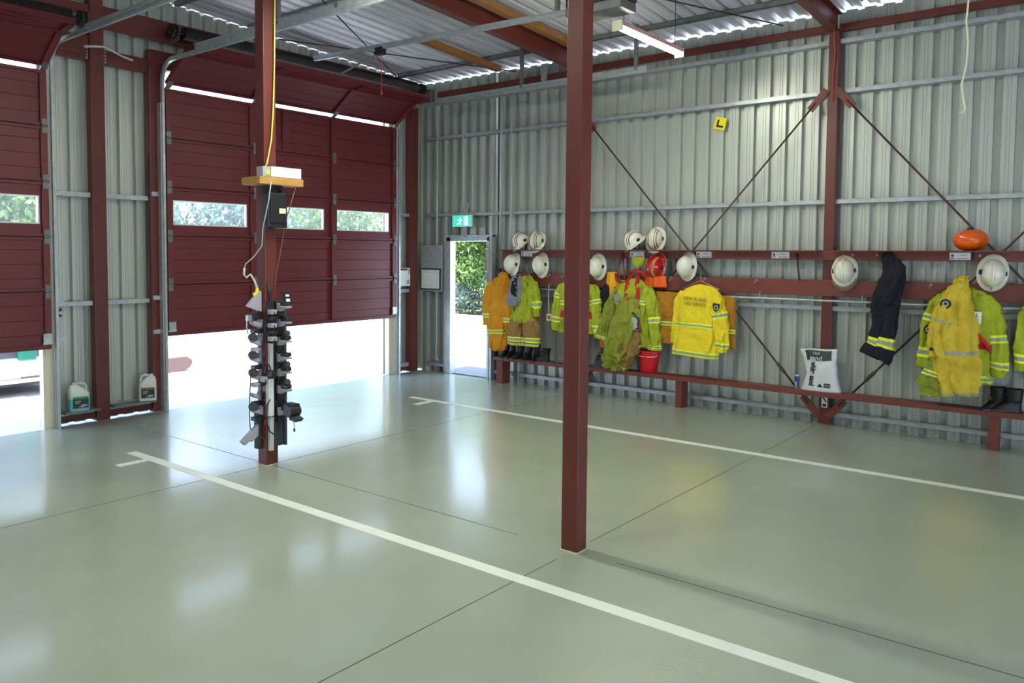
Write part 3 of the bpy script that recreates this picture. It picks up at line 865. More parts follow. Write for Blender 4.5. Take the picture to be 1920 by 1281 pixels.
t = thing('long_bench', 'long low red bench running along the right wall', 'bench', (-.13, -5.6, 0))
mb = MB(); mb.bx(-.25, -.03, YE, -1.70, .358, .398); mb.bx(-.25, -.235, YE, -1.70, .345, .398); mb.build('seat', M['rail_red'], t, bevel=.004)
for y0, y1 in ((-1.85, -1.73), (-4.70, -4.615), (-8.07, -7.98)):
    mb = MB(); mb.bx(-.22, -.03, y0, y1, 0, .358); mb.build('leg', M['rail_red'], t, bevel=.004)
mb = MB(); mb.bx(-.012, -.008, -6.39, -6.33, .20, .33); sk = mb.build('hazard_sticker', M['white'], p2)
bpy.data.objects.remove(sk)
t = thing('hazard_sticker', 'small white sticker with black marks on the red wall column under the bench', 'sticker', (-.003, -6.355, .2))
mb = MB(); mb.bx(-.004, -.0005, -6.385, -6.325, .19, .335); mb.build('sheet', M['white'], t)
mb = MB(); mb.bx(-.005, -.004, -6.375, -6.335, .20, .23); mb.bar((-.0045, -6.377, .25), (-.0045, -6.335, .31), .001, .014); mb.build('mark', M['black'], t)

# name plates on the helmet rail
pl = [(-2.145, .20), (-3.95, .205), (-4.88, .20), (-5.825, .205), (-7.655, .19)]
labs = ['white name plate nearest the doorway, below the first pair of helmets', 'white name plate below the second pair of rail helmets, above the lime cloth',
        'white name plate right of the hanging white helmet near the yellow shirt', 'white name plate on an empty stretch of rail left of the red wall column',
        'white name plate with black end below the orange helmet']
for (yy, ww), lb in zip(pl, labs):
    t = thing('name_plate', lb, 'sign', (-.043, yy, 1.905), group='name plates on the helmet rail')
    mb = MB(); mb.bx(-.046, -.04, yy - ww / 2, yy + ww / 2, 1.902, 1.978); mb.build('plate', M['white_plastic'], t, bevel=.002)
    mb = MB()
    for k in range(8):
        a0, a1 = 2 * PI * k / 8, 2 * PI * (k + 1) / 8
        c = yy + ww * .36
        mb.add([(-.0468, c, 1.945), (-.0468, c + .014 * math.cos(a0), 1.945 + .014 * math.sin(a0)), (-.0468, c + .014 * math.cos(a1), 1.945 + .014 * math.sin(a1))], [(0, 1, 2)])
    mb.bx(-.047, -.046, yy + ww * .26, yy + ww * .46, 1.912, 1.922)
    mb.build('crest', M['text_dark'], t)
    mb = MB(); mb.bx(-.047, -.046, yy - ww * .42, yy + ww * .12, 1.912, 1.919); mb.bx(-.047, -.046, yy - ww * .3, yy, 1.948, 1.953); mb.build('print', M['text_dark'], t)
    if yy < -7:
        mb = MB(); mb.bx(-.046, -.04, yy - ww / 2 - .035, yy - ww / 2 - .005, 1.902, 1.978); mb.build('end_block', M['black'], t)

# ------------------------------------------------------------------ helmets
def make_helmet(name, label, shell, stripes=False, ridge=True, visor=False, flap=None, sticker=False, badge=False, group=None, stripe_mat='stripe_red', brim=.028):
    """built upright at the origin: x front, z up, base at z=0"""
    root = thing(name, label, 'helmet', (0, 0, 0), group)
    a, b, h = .135, .108, .148
    def P(th, ph, off=0.0):
        # ph 0 rim .. pi/2 crown
        c = math.cos(ph) ** .85 if math.cos(ph) > 0 else 0
        x = a * c * math.cos(th) * (1.06 if math.cos(th) > 0 else 1.0); y = b * c * math.sin(th); z = h * math.sin(ph)
        n = Vector((x / a / a, y / b / b, z / h / h + 1e-6)).normalized()
        return Vector((x, y, z + .006)) + n * off
    def G(u, v):
        th = 2 * PI * u
        if v < .25:     # brim
            t = v / .25
            p = P(th, 0); wd = brim + (.016 * max(0, math.cos(th)) ** 2) + (.02 * max(0, -math.cos(th)) ** 2)
            d = Vector((math.cos(th), math.sin(th), 0))
            return p + d * wd * (1 - t) - Vector((0, 0, .02 * (1 - t) ** 1.4 * (1.0 + .5 * max(0, -math.cos(th)))))
        ph = (v - .25) / .75 * PI / 2 * .985
        return P(th, ph)
    mb = MB(); mb.grid(G, 40, 20, True)
    o = mb.build('shell', shell, root, smooth=True, solid=.004)
    mb = MB()
    rim = [G(k / 40, 0) for k in range(40)]
    mb.tube(rim, .0045, 6, closed=True); mb.build('rim_edge', M['stripe_cream'] if shell is M['helmet_red'] else shell, root, smooth=True)
    if ridge:
        def strip(y0, w, off):
            mbx = MB(); n = 20; vs = []
            for k in range(n + 1):
                al = PI * (.06 + .88 * k / n)
                for s_, o_ in ((-1, 0), (-.6, off), (.6, off), (1, 0)):
                    yy = y0 + s_ * w; lo, hi = 0.0, 1.3
                    for _ in range(24):
                        mid = (lo + hi) / 2
                        xx = mid * a * math.cos(al); zz = mid * h * math.sin(al)
                        rho = ((xx / (a * (1.06 if xx > 0 else 1.0))) ** 2 + (yy / b) ** 2) ** .5
                        if rho ** (2 / .85) + (zz / h) ** 2 < 1: lo = mid
                        else: hi = mid
                    nn = Vector((math.cos(al) / a, yy / b / b, math.sin(al) / h)).normalized()
                    vs.append(Vector((lo * a * math.cos(al), yy, lo * h * math.sin(al) + .006)) + nn * o_)
            fs = []
            for k in range(n):
                for c in range(3): fs.append((k * 4 + c, k * 4 + c + 1, k * 4 + c + 5, k * 4 + c + 4))
            mbx.add(vs, fs); return mbx
        for y0 in ((0,) if not stripes else (0,)):
            strip(y0, .016, .009).build('ridge', shell, root, smooth=40)
        if stripes:
            for y0 in (stripes if isinstance(stripes, tuple) else (-.06, -.036, .036, .06)):
                strip(y0, .0055, .004).build('stripe', M[stripe_mat], root)
    # inner harness and chin strap
    mb = MB(); mb.grid(lambda u, v: Vector((a * .86 * math.cos(2 * PI * u), b * .86 * math.sin(2 * PI * u), -.012 + .03 * v)), 24, 1, True); mb.build('headband', M['black'], root, solid=.006)
    mb = MB(); mb.tube([(.02, .11, .0), (.03, .085, -.06), (.03, .0, -.10), (.03, -.085, -.06), (.02, -.11, 0)], .006, 6); mb.build('chin_strap', M['black'], root, smooth=True)
    for sd in (-1, 1):
        mb = MB(); mb.obox((.0, sd * (b + .006), .028), (.045, .016, .034)); mb.build('side_clip', M['black'], root, bevel=.004)
    if visor:
        mb = MB(); mb.grid(lambda u, v: Vector(((a + .10 - .06 * v) * math.cos(R_(-62 + 124 * u)), (b + .045 - .02 * v) * math.sin(R_(-62 + 124 * u)), .03 - .03 * (1 - v))), 20, 5); mb.build('visor', M['visor'], root, smooth=True, solid=.003)
    if flap:
        mb = MB()
        def F(u, v):
            th = R_(100 + 160 * u)
            return Vector(((a + .03 + .05 * v) * math.cos(th), (b + .02 + .05 * v) * math.sin(th) + .006 * math.sin(20 * u), -.005 - .15 * v))
        mb.grid(F, 24, 6); mb.build('neck_flap', flap, root, smooth=True, solid=.003)
    if sticker:
        mb = MB(); mb.grid(lambda u, v: P(PI + R_(-30 + 60 * u), R_(12 + 30 * v), .004), 8, 3); mb.build('sticker', M['lime_sticker'], root)
    if badge:
        mb = MB(); mb.grid(lambda u, v: P(R_(-90 - 12 + 24 * u), R_(14 + 20 * v), .004), 6, 3); mb.build('badge', M['black'], root)
    return root


def place(root, loc, R3):
    root.location = loc
    root.rotation_euler = R3.to_euler()


def hang_rot(front_down=True, roll=0.0, tilt=0.0, yaw=0.0):
    """helmet hung on the wall: crown towards the room"""
    if front_down: B = Matrix(((0, 0, -1), (0, -1, 0), (-1, 0, 0)))
    else: B = Matrix(((0, 0, -1), (0, 1, 0), (1, 0, 0)))
    return Matrix.Rotation(roll, 3, 'X') @ Matrix.Rotation(tilt, 3, 'Y') @ Matrix.Rotation(yaw, 3, 'Z') @ B


def up_rot(az, pitch=0.0, roll=0.0):
    return Matrix.Rotation(az, 3, 'Z') @ Matrix.Rotation(pitch, 3, 'Y') @ Matrix.Rotation(roll, 3, 'X')


W_ = M['helmet_white']
hs = make_helmet('fire_helmet', 'white striped helmet standing on the rail near the doorway, left of two', W_, stripes=True, group='helmets standing on the rail')
place(hs, (-.035, -2.05, 2.10), up_rot(R_(165), R_(38), R_(10)))
o = dup(hs, (-.03, -2.31, 2.115), up_rot(R_(188), R_(58), 0).to_euler(), 'white striped helmet standing on the rail near the doorway, right of two')
o = dup(hs, (-.04, -3.92, 2.095), up_rot(R_(150), R_(36), R_(8)).to_euler(), 'white striped helmet lying on the rail above the red helmet, left of two')
o = dup(hs, (-.005, -4.19, 2.135), up_rot(R_(186), R_(72), 0).to_euler(), 'white striped helmet tipped up against the wall above the red helmet, right of two')
ho = make_helmet('safety_helmet', 'orange helmet lying on the rail at the right', M['helmet_orange'], stripes=False, ridge=True, brim=.002)
place(ho, (-.02, -7.735, 2.108), hang_rot(True, R_(90), R_(-8), 0))

hw = make_helmet('fire_helmet', 'white striped helmet hanging beside the doorway, above the orange jacket', W_, stripes=(-.062, -.04), badge=True, group='helmets hanging from the rail')
place(hw, (-.075, -1.925, 1.785), hang_rot(True, R_(6), R_(6), R_(-18)))
dup(hw, (-.075, -2.43, 1.775), hang_rot(True, R_(-4), R_(4), R_(-10)).to_euler(), 'white striped helmet hanging right of the grey hood')
hp = make_helmet('fire_helmet', 'plain white helmet with black side clip hanging above the left shoulder of the yellow shirt', W_, badge=True, group='helmets hanging from the rail')
place(hp, (-.075, -4.675, 1.79), hang_rot(True, R_(4), 0, R_(-14)))
dup(hp, (-.075, -3.37, 1.765), hang_rot(True, R_(-3), 0, R_(-8)).to_euler(), 'plain white helmet half hidden behind the bare post')
dup(hp, (-.075, -7.95, 1.775), hang_rot(True, R_(5), 0, R_(10)).to_euler(), 'plain white helmet with black side badge hanging above the lime jacket at far right')
hv = make_helmet('fire_helmet', 'white helmet with clear visor and lime sticker hanging on the red wall column', W_, visor=True, sticker=True, group='helmets hanging from the rail')
place(hv, (-.085, -6.55, 1.765), hang_rot(True, R_(-4), R_(8), R_(4)))
hr = make_helmet('fire_helmet', 'glossy red helmet with one gold band and orange neck flap hanging above the lime overalls', M['helmet_red'], stripes=(.030, .040, .050), stripe_mat='timber')
place(hr, (-.10, -4.255, 1.78), hang_rot(True, R_(8), R_(4), R_(-6)))
mb = MB()
mb.grid(lambda u, v: Vector((-.10 - .05 * math.sin(PI * u) - .006 * math.sin(25 * u), -4.10 - .30 * u - .02 * v * (u - .5), 1.66 - (.15 - .06 * (1 - u)) * v - .05 * (1 - u) * v)), 30, 8)
o = mb.build('neck_flap', M['orange_cloth'], None, loc=(-.1, -4.25, 1.6), smooth=True, solid=.004)
hr_flap = o
bpy.context.view_layer.update()
hr_flap.parent = hr; hr_flap.matrix_parent_inverse = (Matrix.Translation(Vector(hr.location)) @ hr.rotation_euler.to_matrix().to_4x4()).inverted()
# black strap hanging from an empty stretch of rail
mb = MB(); mb.tube([(-.045, -6.02, 1.96), (-.06, -6.025, 1.93), (-.05, -6.03, 1.80), (-.05, -6.05, 1.68), (-.055, -6.06, 1.64)], [.01, .012, .008, .008, .005], 8)
tag(mb.build('strap', M['black'], loc=(-.05, -6.03, 1.95), smooth=True), 'short black strap hanging from the rail left of the red wall column', 'strap')

# ------------------------------------------------------------------ garments
class Loft:
    """a cloth tube: rings (x, y, z, half width, half depth) along a path, with folds and wrinkles"""
    def __init__(s, rings, seed=0, fold=.012, k=7, wr=.012, n=56, sq=.8, wscale=7):
        s.r = rings; s.seed = seed; s.fold = fold; s.k = k; s.wr = wr; s.n = int(n * 1.5); s.sq = sq; s.ws = wscale

    def ring(s, t):
        m = len(s.r) - 1; f = min(max(t, 0), 1) * m; i = min(int(f), m - 1); u = f - i
        g = lambda q: s.r[min(max(q, 0), m)]
        p0, p1, p2, p3 = g(i - 1), g(i), g(i + 1), g(i + 2)
        out = []
        for a, b, c, d in zip(p0, p1, p2, p3):
            out.append(.5 * ((2 * b) + (c - a) * u + (2 * a - 5 * b + 4 * c - d) * u * u + (3 * b - a - 3 * c + d) * u ** 3))
        return out

    def point(s, a, t, off=0.0):
        x, y, z, hw, hd = s.ring(t)
        e = .01
        r0 = s.ring(t - e); r1 = s.ring(t + e)
        tg = Vector((r1[0] - r0[0], r1[1] - r0[1], r1[2] - r0[2]))
        tg = tg.normalized() if tg.length > 1e-6 else Vector((0, 0, -1))
        v = Vector((-1, 0, 0)); v = (v - tg * v.dot(tg)).normalized()
        u = tg.cross(v).normalized()
        if u.y > 0: u = -u
        ca, sa = math.cos(a), math.sin(a)
        ca = math.copysign(abs(ca) ** s.sq, ca); sa = math.copysign(abs(sa) ** s.sq, sa)
        ph = s.seed * 1.7
        grow = .35 + .65 * t
        f1 = abs(math.sin(s.k * .5 * a + ph + 1.6 * math.sin(2.3 * t + ph) + 1.2 * noise.noise((x + s.seed, a * .6, z * 2))))
        fo = s.fold * grow * (2.2 * (f1 - .65) + .5 * math.sin((s.k * 2 - 3) * a - ph + 2 * t))
        p = Vector((x, y, z)) + u * (hw * ca) + v * (hd * sa)
        nd = noise.noise_vector(p * s.ws + Vector((s.seed * 3.1, 0, 0))) * s.wr * .65
        pq = Vector((p.x, p.y, p.z * .3 + .2 * p.y))
        nd2 = (.22 - abs(noise.noise(pq * s.ws * 2.1 + Vector((0, s.seed * 2.3, 0))))) * s.wr * 2.6
        nd2 += (.2 - abs(noise.noise(Vector((p.x, p.y * .6 - .5 * p.z, p.z)) * s.ws * 2.6 + Vector((s.seed * 1.3, 0, 5))))) * s.wr * 1.3
        rad = (u * ca + v * sa); rad = rad.normalized() if rad.length > 1e-6 else v
        p = p + rad * (fo + off + nd2) + nd
        if p.x > -.043: p.x = -.043 + .1 * 0
        return p

    def mesh(s, mb, t0=0, t1=1, off=0.0, nt=None, a0=0.0, a1=2 * PI, cap0=False, cap1=False):
        full = abs(a1 - a0 - 2 * PI) < 1e-6
        nt = nt or max(3, int(52 * (t1 - t0)) + 2)
        n = s.n if full else max(4, int(s.n * (a1 - a0) / 2 / PI))
        o = len(mb.v)
        mb.grid(lambda u, v: s.point(a0 + (a1 - a0) * u, t0 + (t1 - t0) * v, off), n, nt, full)
        if full and cap0: mb.f.append([o + i for i in range(n)]); mb.m.append(0)
        if full and cap1:
            mb.f.append([o + nt * n + i for i in range(n)][::-1]); mb.m.append(0)
        return mb


def cloth(name, L, m, parent, t0=0, t1=1, off=0.0, cap0=True, cap1=True, **kw):
    mb = MB(); L.mesh(mb, t0, t1, off, cap0=cap0, cap1=cap1, **kw)
    return mb.build(name, m, parent, smooth=True)


def tape(parent, L, t, w=.035, edge=True, m='reflective', a0=0.0, a1=2 * PI):
    """reflective tape round a tube at parameter t, w in parameter units"""
    if edge:
        mb = MB(); L.mesh(mb, t - w, t + w, .004, 4, a0, a1); mb.build('tape_edge', M['fluoro'], parent, smooth=True)
    mb = MB(); L.mesh(mb, t - w * .42, t + w * .42, .0065, 3, a0, a1); mb.build('reflective_tape', M[m], parent, smooth=True)


def wire_hanger(parent, y, z, w=.2, x=-.13, drop=.11):
    mb = MB()
    mb.tube([(x + .02, y, z + .065), (x - .0, y - .012, z + .085), (x - .015, y, z + .095), (x, y + .015, z + .08), (x, y, z + .03), (x, y, z)], .004, 6)
    mb.tube([(x, y - w, z - drop), (x, y, z), (x, y + w, z - drop), ], .004, 6)
    mb.tube([(x, y - w, z - drop), (x, y + w, z - drop)], .004, 6)
    return mb.build('wire_hanger', M['steel_hw'], parent, smooth=True)


def patch(parent, y, z, x, w, h, roll, m, name='patch'):
    mm = wallM(x, y, z, roll)
    mb = MB(); mb.obox((0, 0, 0), (w, h, .005)); mb.v = [tuple(mm @ Vector(v)) for v in mb.v]
    return mb.build(name, m, parent)


def shield(parent, y, z, x, sz, roll=0.0, round_=False):
    mm = wallM(x, y, z, roll)
    def poly(k):
        if round_: return [(k * sz * .5 * math.cos(a * PI / 9), k * sz * .5 * math.sin(a * PI / 9)) for a in range(18)]
        return [(k * sz * px, k * sz * py) for px, py in ((-.42, .5), (.42, .5), (.45, .1), (.3, -.3), (0, -.55), (-.3, -.3), (-.45, .1))]
    mb = MB(); mb.prism(poly(1), lambda a, b: mm @ Vector((a, b, 0)), lambda a, b: mm @ Vector((a, b, .005)))
    o = mb.build('badge', M['badge'], parent)
    mb = MB(); ring = [(sz * .3 * math.cos(a * PI / 8), sz * .3 * math.sin(a * PI / 8)) for a in range(16)]
    mb.prism(ring, lambda a, b: mm @ Vector((a, b, .005)), lambda a, b: mm @ Vector((a, b, .0065)))
    mb.build('badge_centre', M['grey_plastic'], o)
    mb = MB(); ring = [(sz * .17 * math.cos(a * PI / 4), sz * .17 * math.sin(a * PI / 4)) for a in range(8)]
    mb.prism(ring, lambda a, b: mm @ Vector((a, b, .0065)), lambda a, b: mm @ Vector((a, b, .0075)))
    mb.build('badge_emblem', M['badge'], o)
    return o


# A: orange jacket next to the doorway
t = thing('work_jacket', 'orange-gold jacket hanging nearest the side doorway', 'jacket', (-.15, -1.76, .5))
L = Loft([(-.10, -1.80, 1.66, .035, .03), (-.13, -1.78, 1.57, .10, .06), (-.15, -1.75, 1.45, .165, .09), (-.16, -1.74, 1.2, .19, .10), (-.16, -1.73, .9, .19, .10), (-.16, -1.73, .66, .165, .10), (-.15, -1.70, .50, .13, .085)], 1, .02, 6, .022)
cloth('body', L, M['gold_cloth'], t); tape(t, L, .75, .02)
A = Loft([(-.17, -1.60, 1.50, .05, .05), (-.20, -1.56, 1.3, .075, .07), (-.20, -1.545, 1.05, .07, .065), (-.19, -1.55, .86, .065, .06)], 2, .01, 5, .018, 32)
cloth('sleeve', A, M['gold_cloth'], t); tape(t, A, .72, .045)
A = Loft([(-.17, -1.90, 1.46, .05, .05), (-.21, -1.93, 1.25, .07, .065), (-.21, -1.94, 1.0, .068, .06), (-.19, -1.93, .80, .06, .055)], 3, .01, 5, .018, 32)
cloth('sleeve', A, M['gold_cloth'], t); tape(t, A, .72, .045)
mb = MB(); mb.obox((-.11, -1.69, 1.665), (.05, .07, .10)); tag(mb.build('radio_case', M['black'], loc=(-.11, -1.69, 1.62), bevel=.01), 'small black case hanging at the shoulder of the orange jacket', 'case')

# B: lime jacket, grey hood and tan trousers
t = thing('fire_jacket', 'lime jacket hanging behind the grey hood near the doorway', 'jacket', (-.15, -2.2, .9))
L = Loft([(-.10, -2.22, 1.62, .05, .035), (-.14, -2.22, 1.52, .13, .07), (-.16, -2.22, 1.38, .17, .09), (-.16, -2.22, 1.12, .17, .10), (-.15, -2.2, .92, .16, .09)], 4, .02, 7, .024)
cloth('body', L, M['lime'], t)
A = Loft([(-.15, -2.34, 1.52, .05, .05), (-.17, -2.40, 1.36, .06, .06), (-.17, -2.42, 1.18, .06, .06), (-.15, -2.41, 1.02, .05, .055)], 5, .008, 5, .018, 32)
cloth('sleeve', A, M['lime'], t); tape(t, A, .62, .09); 
mb = MB(); A.mesh(mb, .93, 1.03, .006, 3); mb.build('cuff', M['red_cloth'], t, smooth=True)
A = Loft([(-.15, -2.06, 1.46, .05, .05), (-.18, -2.02, 1.30, .06, .06), (-.19, -2.0, 1.15, .055, .055), (-.18, -1.98, 1.02, .045, .05)], 6, .008, 5, .018, 32)
cloth('sleeve', A, M['lime'], t)
mb = MB(); A.mesh(mb, .9, 1.03, .006, 3); mb.build('cuff', M['red_cloth'], t, smooth=True)
t = thing('flash_hood', 'grey knitted hood draped over the lime jacket near the doorway', 'hood', (-.25, -2.14, 1.2))
L = Loft([(-.22, -2.16, 1.63, .03, .02), (-.27, -2.14, 1.55, .085, .035), (-.28, -2.13, 1.42, .115, .045), (-.28, -2.12, 1.33, .11, .04), (-.285, -2.10, 1.26, .125, .05), (-.28, -2.11, 1.17, .09, .04)], 7, .016, 6, .02, 40)
cloth('cloth', L, M['grey_cloth'], t)
mb = MB(); L.mesh(mb, .02, .62, .004, 8, R_(70), R_(110)); mb.build('dark_seam', M['navy'], t, smooth=True)
t = thing('fire_trousers', 'tan and lime trousers standing over the black boots near the doorway', 'trousers', (-.15, -2.18, .6))
L = Loft([(-.16, -2.2, 1.10, .12, .07), (-.17, -2.19, 1.02, .19, .095), (-.17, -2.19, .94, .21, .10)], 8, .016, 7, .022)
cloth('waist', L, M['lime'], t)
for i, yc in enumerate((-2.05, -2.325)):
    A = Loft([(-.17, yc + .005 * i, .97, .115, .095), (-.17, yc, .85, .128, .10), (-.17, yc - .005, .72, .132, .10), (-.17, yc, .60, .13, .10)], 9 + i, .008, 5, .012, 44)
    cloth('leg', A, M['tan_cloth'], t); tape(t, A, .74, .085); tape(t, A, .93, .05)

# C: lime jacket behind the bare post
t = thing('fire_jacket', 'lime jacket hanging partly hidden behind the bare post', 'jacket', (-.15, -3.1, .85))
L = Loft([(-.10, -3.1, 1.60, .06, .04), (-.14, -3.1, 1.52, .20, .08), (-.16, -3.1, 1.38, .26, .10), (-.16, -3.1, 1.12, .26, .10), (-.15, -3.1, .84, .27, .10)], 12, .02, 7, .022)
cloth('body', L, M['lime'], t); tape(t, L, .62, .03)
A = Loft([(-.15, -2.90, 1.52, .06, .06), (-.17, -2.83, 1.36, .075, .065), (-.18, -2.79, 1.12, .075, .065), (-.17, -2.77, .86, .07, .06)], 13, .008, 5, .018, 36)
cloth('sleeve', A, M['lime'], t); tape(t, A, .35, .045); tape(t, A, .78, .045)
mb = MB(); L.mesh(mb, .72, .80, .006, 3); mb.build('waist_band', M['red_cloth'], t, smooth=True)
A = Loft([(-.15, -3.32, 1.50, .06, .06), (-.17, -3.40, 1.34, .072, .065), (-.18, -3.44, 1.12, .07, .065), (-.17, -3.46, .80, .065, .06)], 14, .008, 5, .018, 36)
cloth('sleeve', A, M['lime'], t); tape(t, A, .42, .045); tape(t, A, .85, .05)
t = thing('fire_trousers', 'lime trouser leg with bands hanging to the bench just left of the bare post', 'trousers', (-.15, -3.05, .45))
A = Loft([(-.15, -3.05, 1.0, .09, .07), (-.16, -3.05, .8, .12, .08), (-.16, -3.05, .6, .12, .08), (-.16, -3.04, .46, .10, .08)], 15, .01, 6, .02, 36)
cloth('leg', A, M['lime'], t); tape(t, A, .9, .05); tape(t, A, .75, .05)
# tag on a lanyard
t = thing('lanyard_tag', 'square tag on a pale lanyard hanging from the tube left of the bare post', 'tag', (-.13, -2.62, 1.0))
mb = MB(); mb.tube([(-.133, -2.60, 1.43), (-.136, -2.61, 1.2), (-.136, -2.62, 1.08)], .004, 6); mb.build('lanyard', M['white'], t)
mb = MB(); mb.obox((-.136, -2.62, 1.03), (.012, .09, .10)); mb.build('tag_plate', M['cream'], t, bevel=.003)
mb = MB(); mb.obox((-.143, -2.62, 1.03), (.004, .05, .05)); mb.build('tag_picture', M['tan_cloth'], t)

# D: yellow neck flap / cap hung by a dark red strap
t = thing('neck_protector', 'bright yellow helmet neck flap hanging by a dark red strap right of the bare post', 'flap', (-.12, -3.68, 1.4))
mb = MB(); mb.grid(lambda u, v: Vector((-.10 - .05 * math.sin(PI * u) - .010 * math.sin(18 * u) * v, -3.53 + .02 * v - (.17 + .10 * v) * u + .02 * (v - .5), 1.70 - .33 * v + .06 * u * v)), 36, 10)
mb.build('left_panel', M['yellow_flap'], t, smooth=True, solid=.004)
mb = MB(); mb.grid(lambda u, v: Vector((-.13 - .03 * math.sin(PI * u), -3.72 - .22 * u, 1.60 - .05 * u - (.12 - .07 * u) * v + .03 * u)), 20, 6); mb.build('right_panel', M['yellow_flap'], t, smooth=True, solid=.004)
mb = MB(); mb.tube([(-.05, -3.74, 1.96), (-.09, -3.72, 1.82), (-.12, -3.70, 1.72), (-.14, -3.74, 1.62), (-.14, -3.80, 1.57), (-.12, -3.82, 1.66), (-.1, -3.78, 1.80), (-.05, -3.745, 1.95)], .011, 8); mb.build('strap', M['stripe_red'], t, smooth=True)
mb = MB(); mb.tube([(-.15, -3.70, 1.68), (-.16, -3.72, 1.60), (-.16, -3.80, 1.555), (-.15, -3.86, 1.57)], .022, 8); mb.build('rolled_band', M['stripe_red'], t, smooth=True)
# lime cloth under the name plate
L = Loft([(-.10, -4.0, 1.90, .095, .03), (-.10, -4.0, 1.85, .09, .035), (-.10, -4.0, 1.80, .07, .03), (-.10, -4.0, 1.765, .03, .015)], 16, .004, 5, .006, 30)
mb = MB(); L.mesh(mb, cap0=True, cap1=True)
tag(mb.build('folded_cap', M['lime'], loc=(-.1, -4.0, 1.8), smooth=True), 'lime cloth cap hanging below the second name plate', 'cap')

# navy garment with orange behind the overalls
t = thing('navy_jacket', 'navy garment with orange panels behind the left sleeve of the lime overalls', 'jacket', (-.1, -3.56, .75))
L = Loft([(-.09, -3.62, 1.58, .05, .03), (-.11, -3.6, 1.42, .12, .05), (-.12, -3.57, 1.2, .15, .06), (-.12, -3.56, .95, .13, .06), (-.11, -3.55, .78, .12, .055)], 17, .014, 6, .018, 40)
cloth('body', L, M['navy'], t)
mb = MB(); L.mesh(mb, .52, .72, .006, 5, R_(20), R_(90)); mb.build('orange_panel', M['orange_cloth'], t, smooth=True)
A = Loft([(-.15, -3.63, 1.2, .03, .03), (-.17, -3.60, 1.05, .04, .035), (-.17, -3.53, .92, .05, .035), (-.16, -3.52, .80, .045, .03), (-.16, -3.55, .68, .05, .03)], 18, .006, 5, .012, 28)
cloth('orange_sleeve', A, M['orange_cloth'], t)

# E: lime overalls with red braces
t = thing('fire_overalls', 'large lime jacket and overalls with red braces left of the red bucket', 'overalls', (-.2, -3.95, .45))
L = Loft([(-.10, -3.98, 1.60, .06, .04), (-.15, -3.98, 1.52, .19, .08), (-.18, -3.98, 1.40, .25, .11), (-.19, -3.98, 1.15, .25, .12), (-.19, -3.98, .92, .25, .12), (-.18, -3.97, .74, .24, .11)], 20, .022, 8, .026)
cloth('jacket_body', L, M['lime'], t); tape(t, L, .48, .022)
A = Loft([(-.15, -3.80, 1.50, .06, .06), (-.19, -3.70, 1.32, .085, .075), (-.20, -3.62, 1.08, .09, .08), (-.19, -3.56, .88, .085, .075), (-.18, -3.54, .78, .075, .065)], 21, .01, 5, .022, 40)
cloth('sleeve', A, M['lime_dirty'], t); tape(t, A, .86, .04)
A = Loft([(-.15, -4.16, 1.50, .06, .06), (-.19, -4.25, 1.32, .08, .07), (-.20, -4.29, 1.05, .08, .07), (-.19, -4.31, .84, .078, .07), (-.18, -4.30, .70, .07, .065)], 22, .01, 5, .02, 40)
cloth('sleeve', A, M['lime'], t); tape(t, A, .46, .035); tape(t, A, .88, .035)
TL = Loft([(-.27, -4.02, 1.38, .10, .05), (-.30, -3.99, 1.22, .16, .07), (-.31, -3.93, 1.0, .19, .09), (-.30, -3.85, .78, .18, .095), (-.27, -3.75, .58, .15, .09), (-.22, -3.70, .43, .13, .075)], 23, .018, 7, .026, 52)
cloth('trouser_leg', TL, M['lime_dirty'], t)
TR = Loft([(-.30, -4.06, .95, .10, .06), (-.30, -4.02, .80, .13, .08), (-.27, -3.95, .65, .13, .09), (-.22, -3.88, .52, .10, .08), (-.20, -3.83, .43, .09, .06)], 24, .01, 6, .02, 44)
cloth('knee_panel', TR, M['tan_cloth'], t); tape(t, TR, .86, .05)
mb = MB(); mb.tube([(-.13, -3.92, 1.66), (-.20, -3.90, 1.56), (-.28, -3.93, 1.42), (-.33, -3.98, 1.34)], [.02, .032, .03, .022], 8); mb.tube([(-.13, -4.02, 1.66), (-.22, -4.05, 1.55), (-.29, -4.10, 1.38), (-.31, -4.13, 1.2), (-.31, -4.13, 1.05)], [.02, .032, .026, .02, .014], 8)
mb.build('red_braces', M['red_cloth'], t, smooth=True)
mb = MB(); mb.tube([(-.12, -3.90, 1.70), (-.15, -4.0, 1.715), (-.14, -4.1, 1.70), (-.16, -4.13, 1.64)], [.02, .028, .026, .02], 8); mb.build('red_roll', M['red_cloth'], t, smooth=True)
wire_hanger(t, -3.98, 1.60, .16, -.12)
patch(t, -3.80, 1.36, -.295, .085, .10, R_(10), M['grey_cloth'], 'pocket')
mb = MB(); mb.tube([(-.335, -3.98, 1.28), (-.35, -4.05, 1.18), (-.345, -4.08, 1.12)], .012, 6); mb.build('black_strap', M['black'], t, smooth=True)
t = thing('goggles', 'clear goggles with black strap hanging on the lime overalls', 'goggles', (-.34, -4.09, .95))
mb = MB(); mb.grid(lambda u, v: Vector((-.345 - .035 * math.sin(PI * u), -4.03 - .13 * u, 1.14 - .16 * v - .03 * u)), 12, 8); mb.build('lens', M['grey_plastic'], t, smooth=True, solid=.006)
mb = MB(); mb.tube([(-.36, -4.05, 1.19), (-.37, -4.10, 1.17), (-.37, -4.16, 1.1), (-.36, -4.17, 1.0), (-.37, -4.10, .96), (-.36, -4.05, .97), (-.34, -4.02, 1.04)], .012, 8); mb.tube([(-.34, -4.02, 1.0), (-.33, -3.98, .93), (-.33, -3.99, .88)], .01, 6); mb.build('strap', M['black'], t, smooth=True)
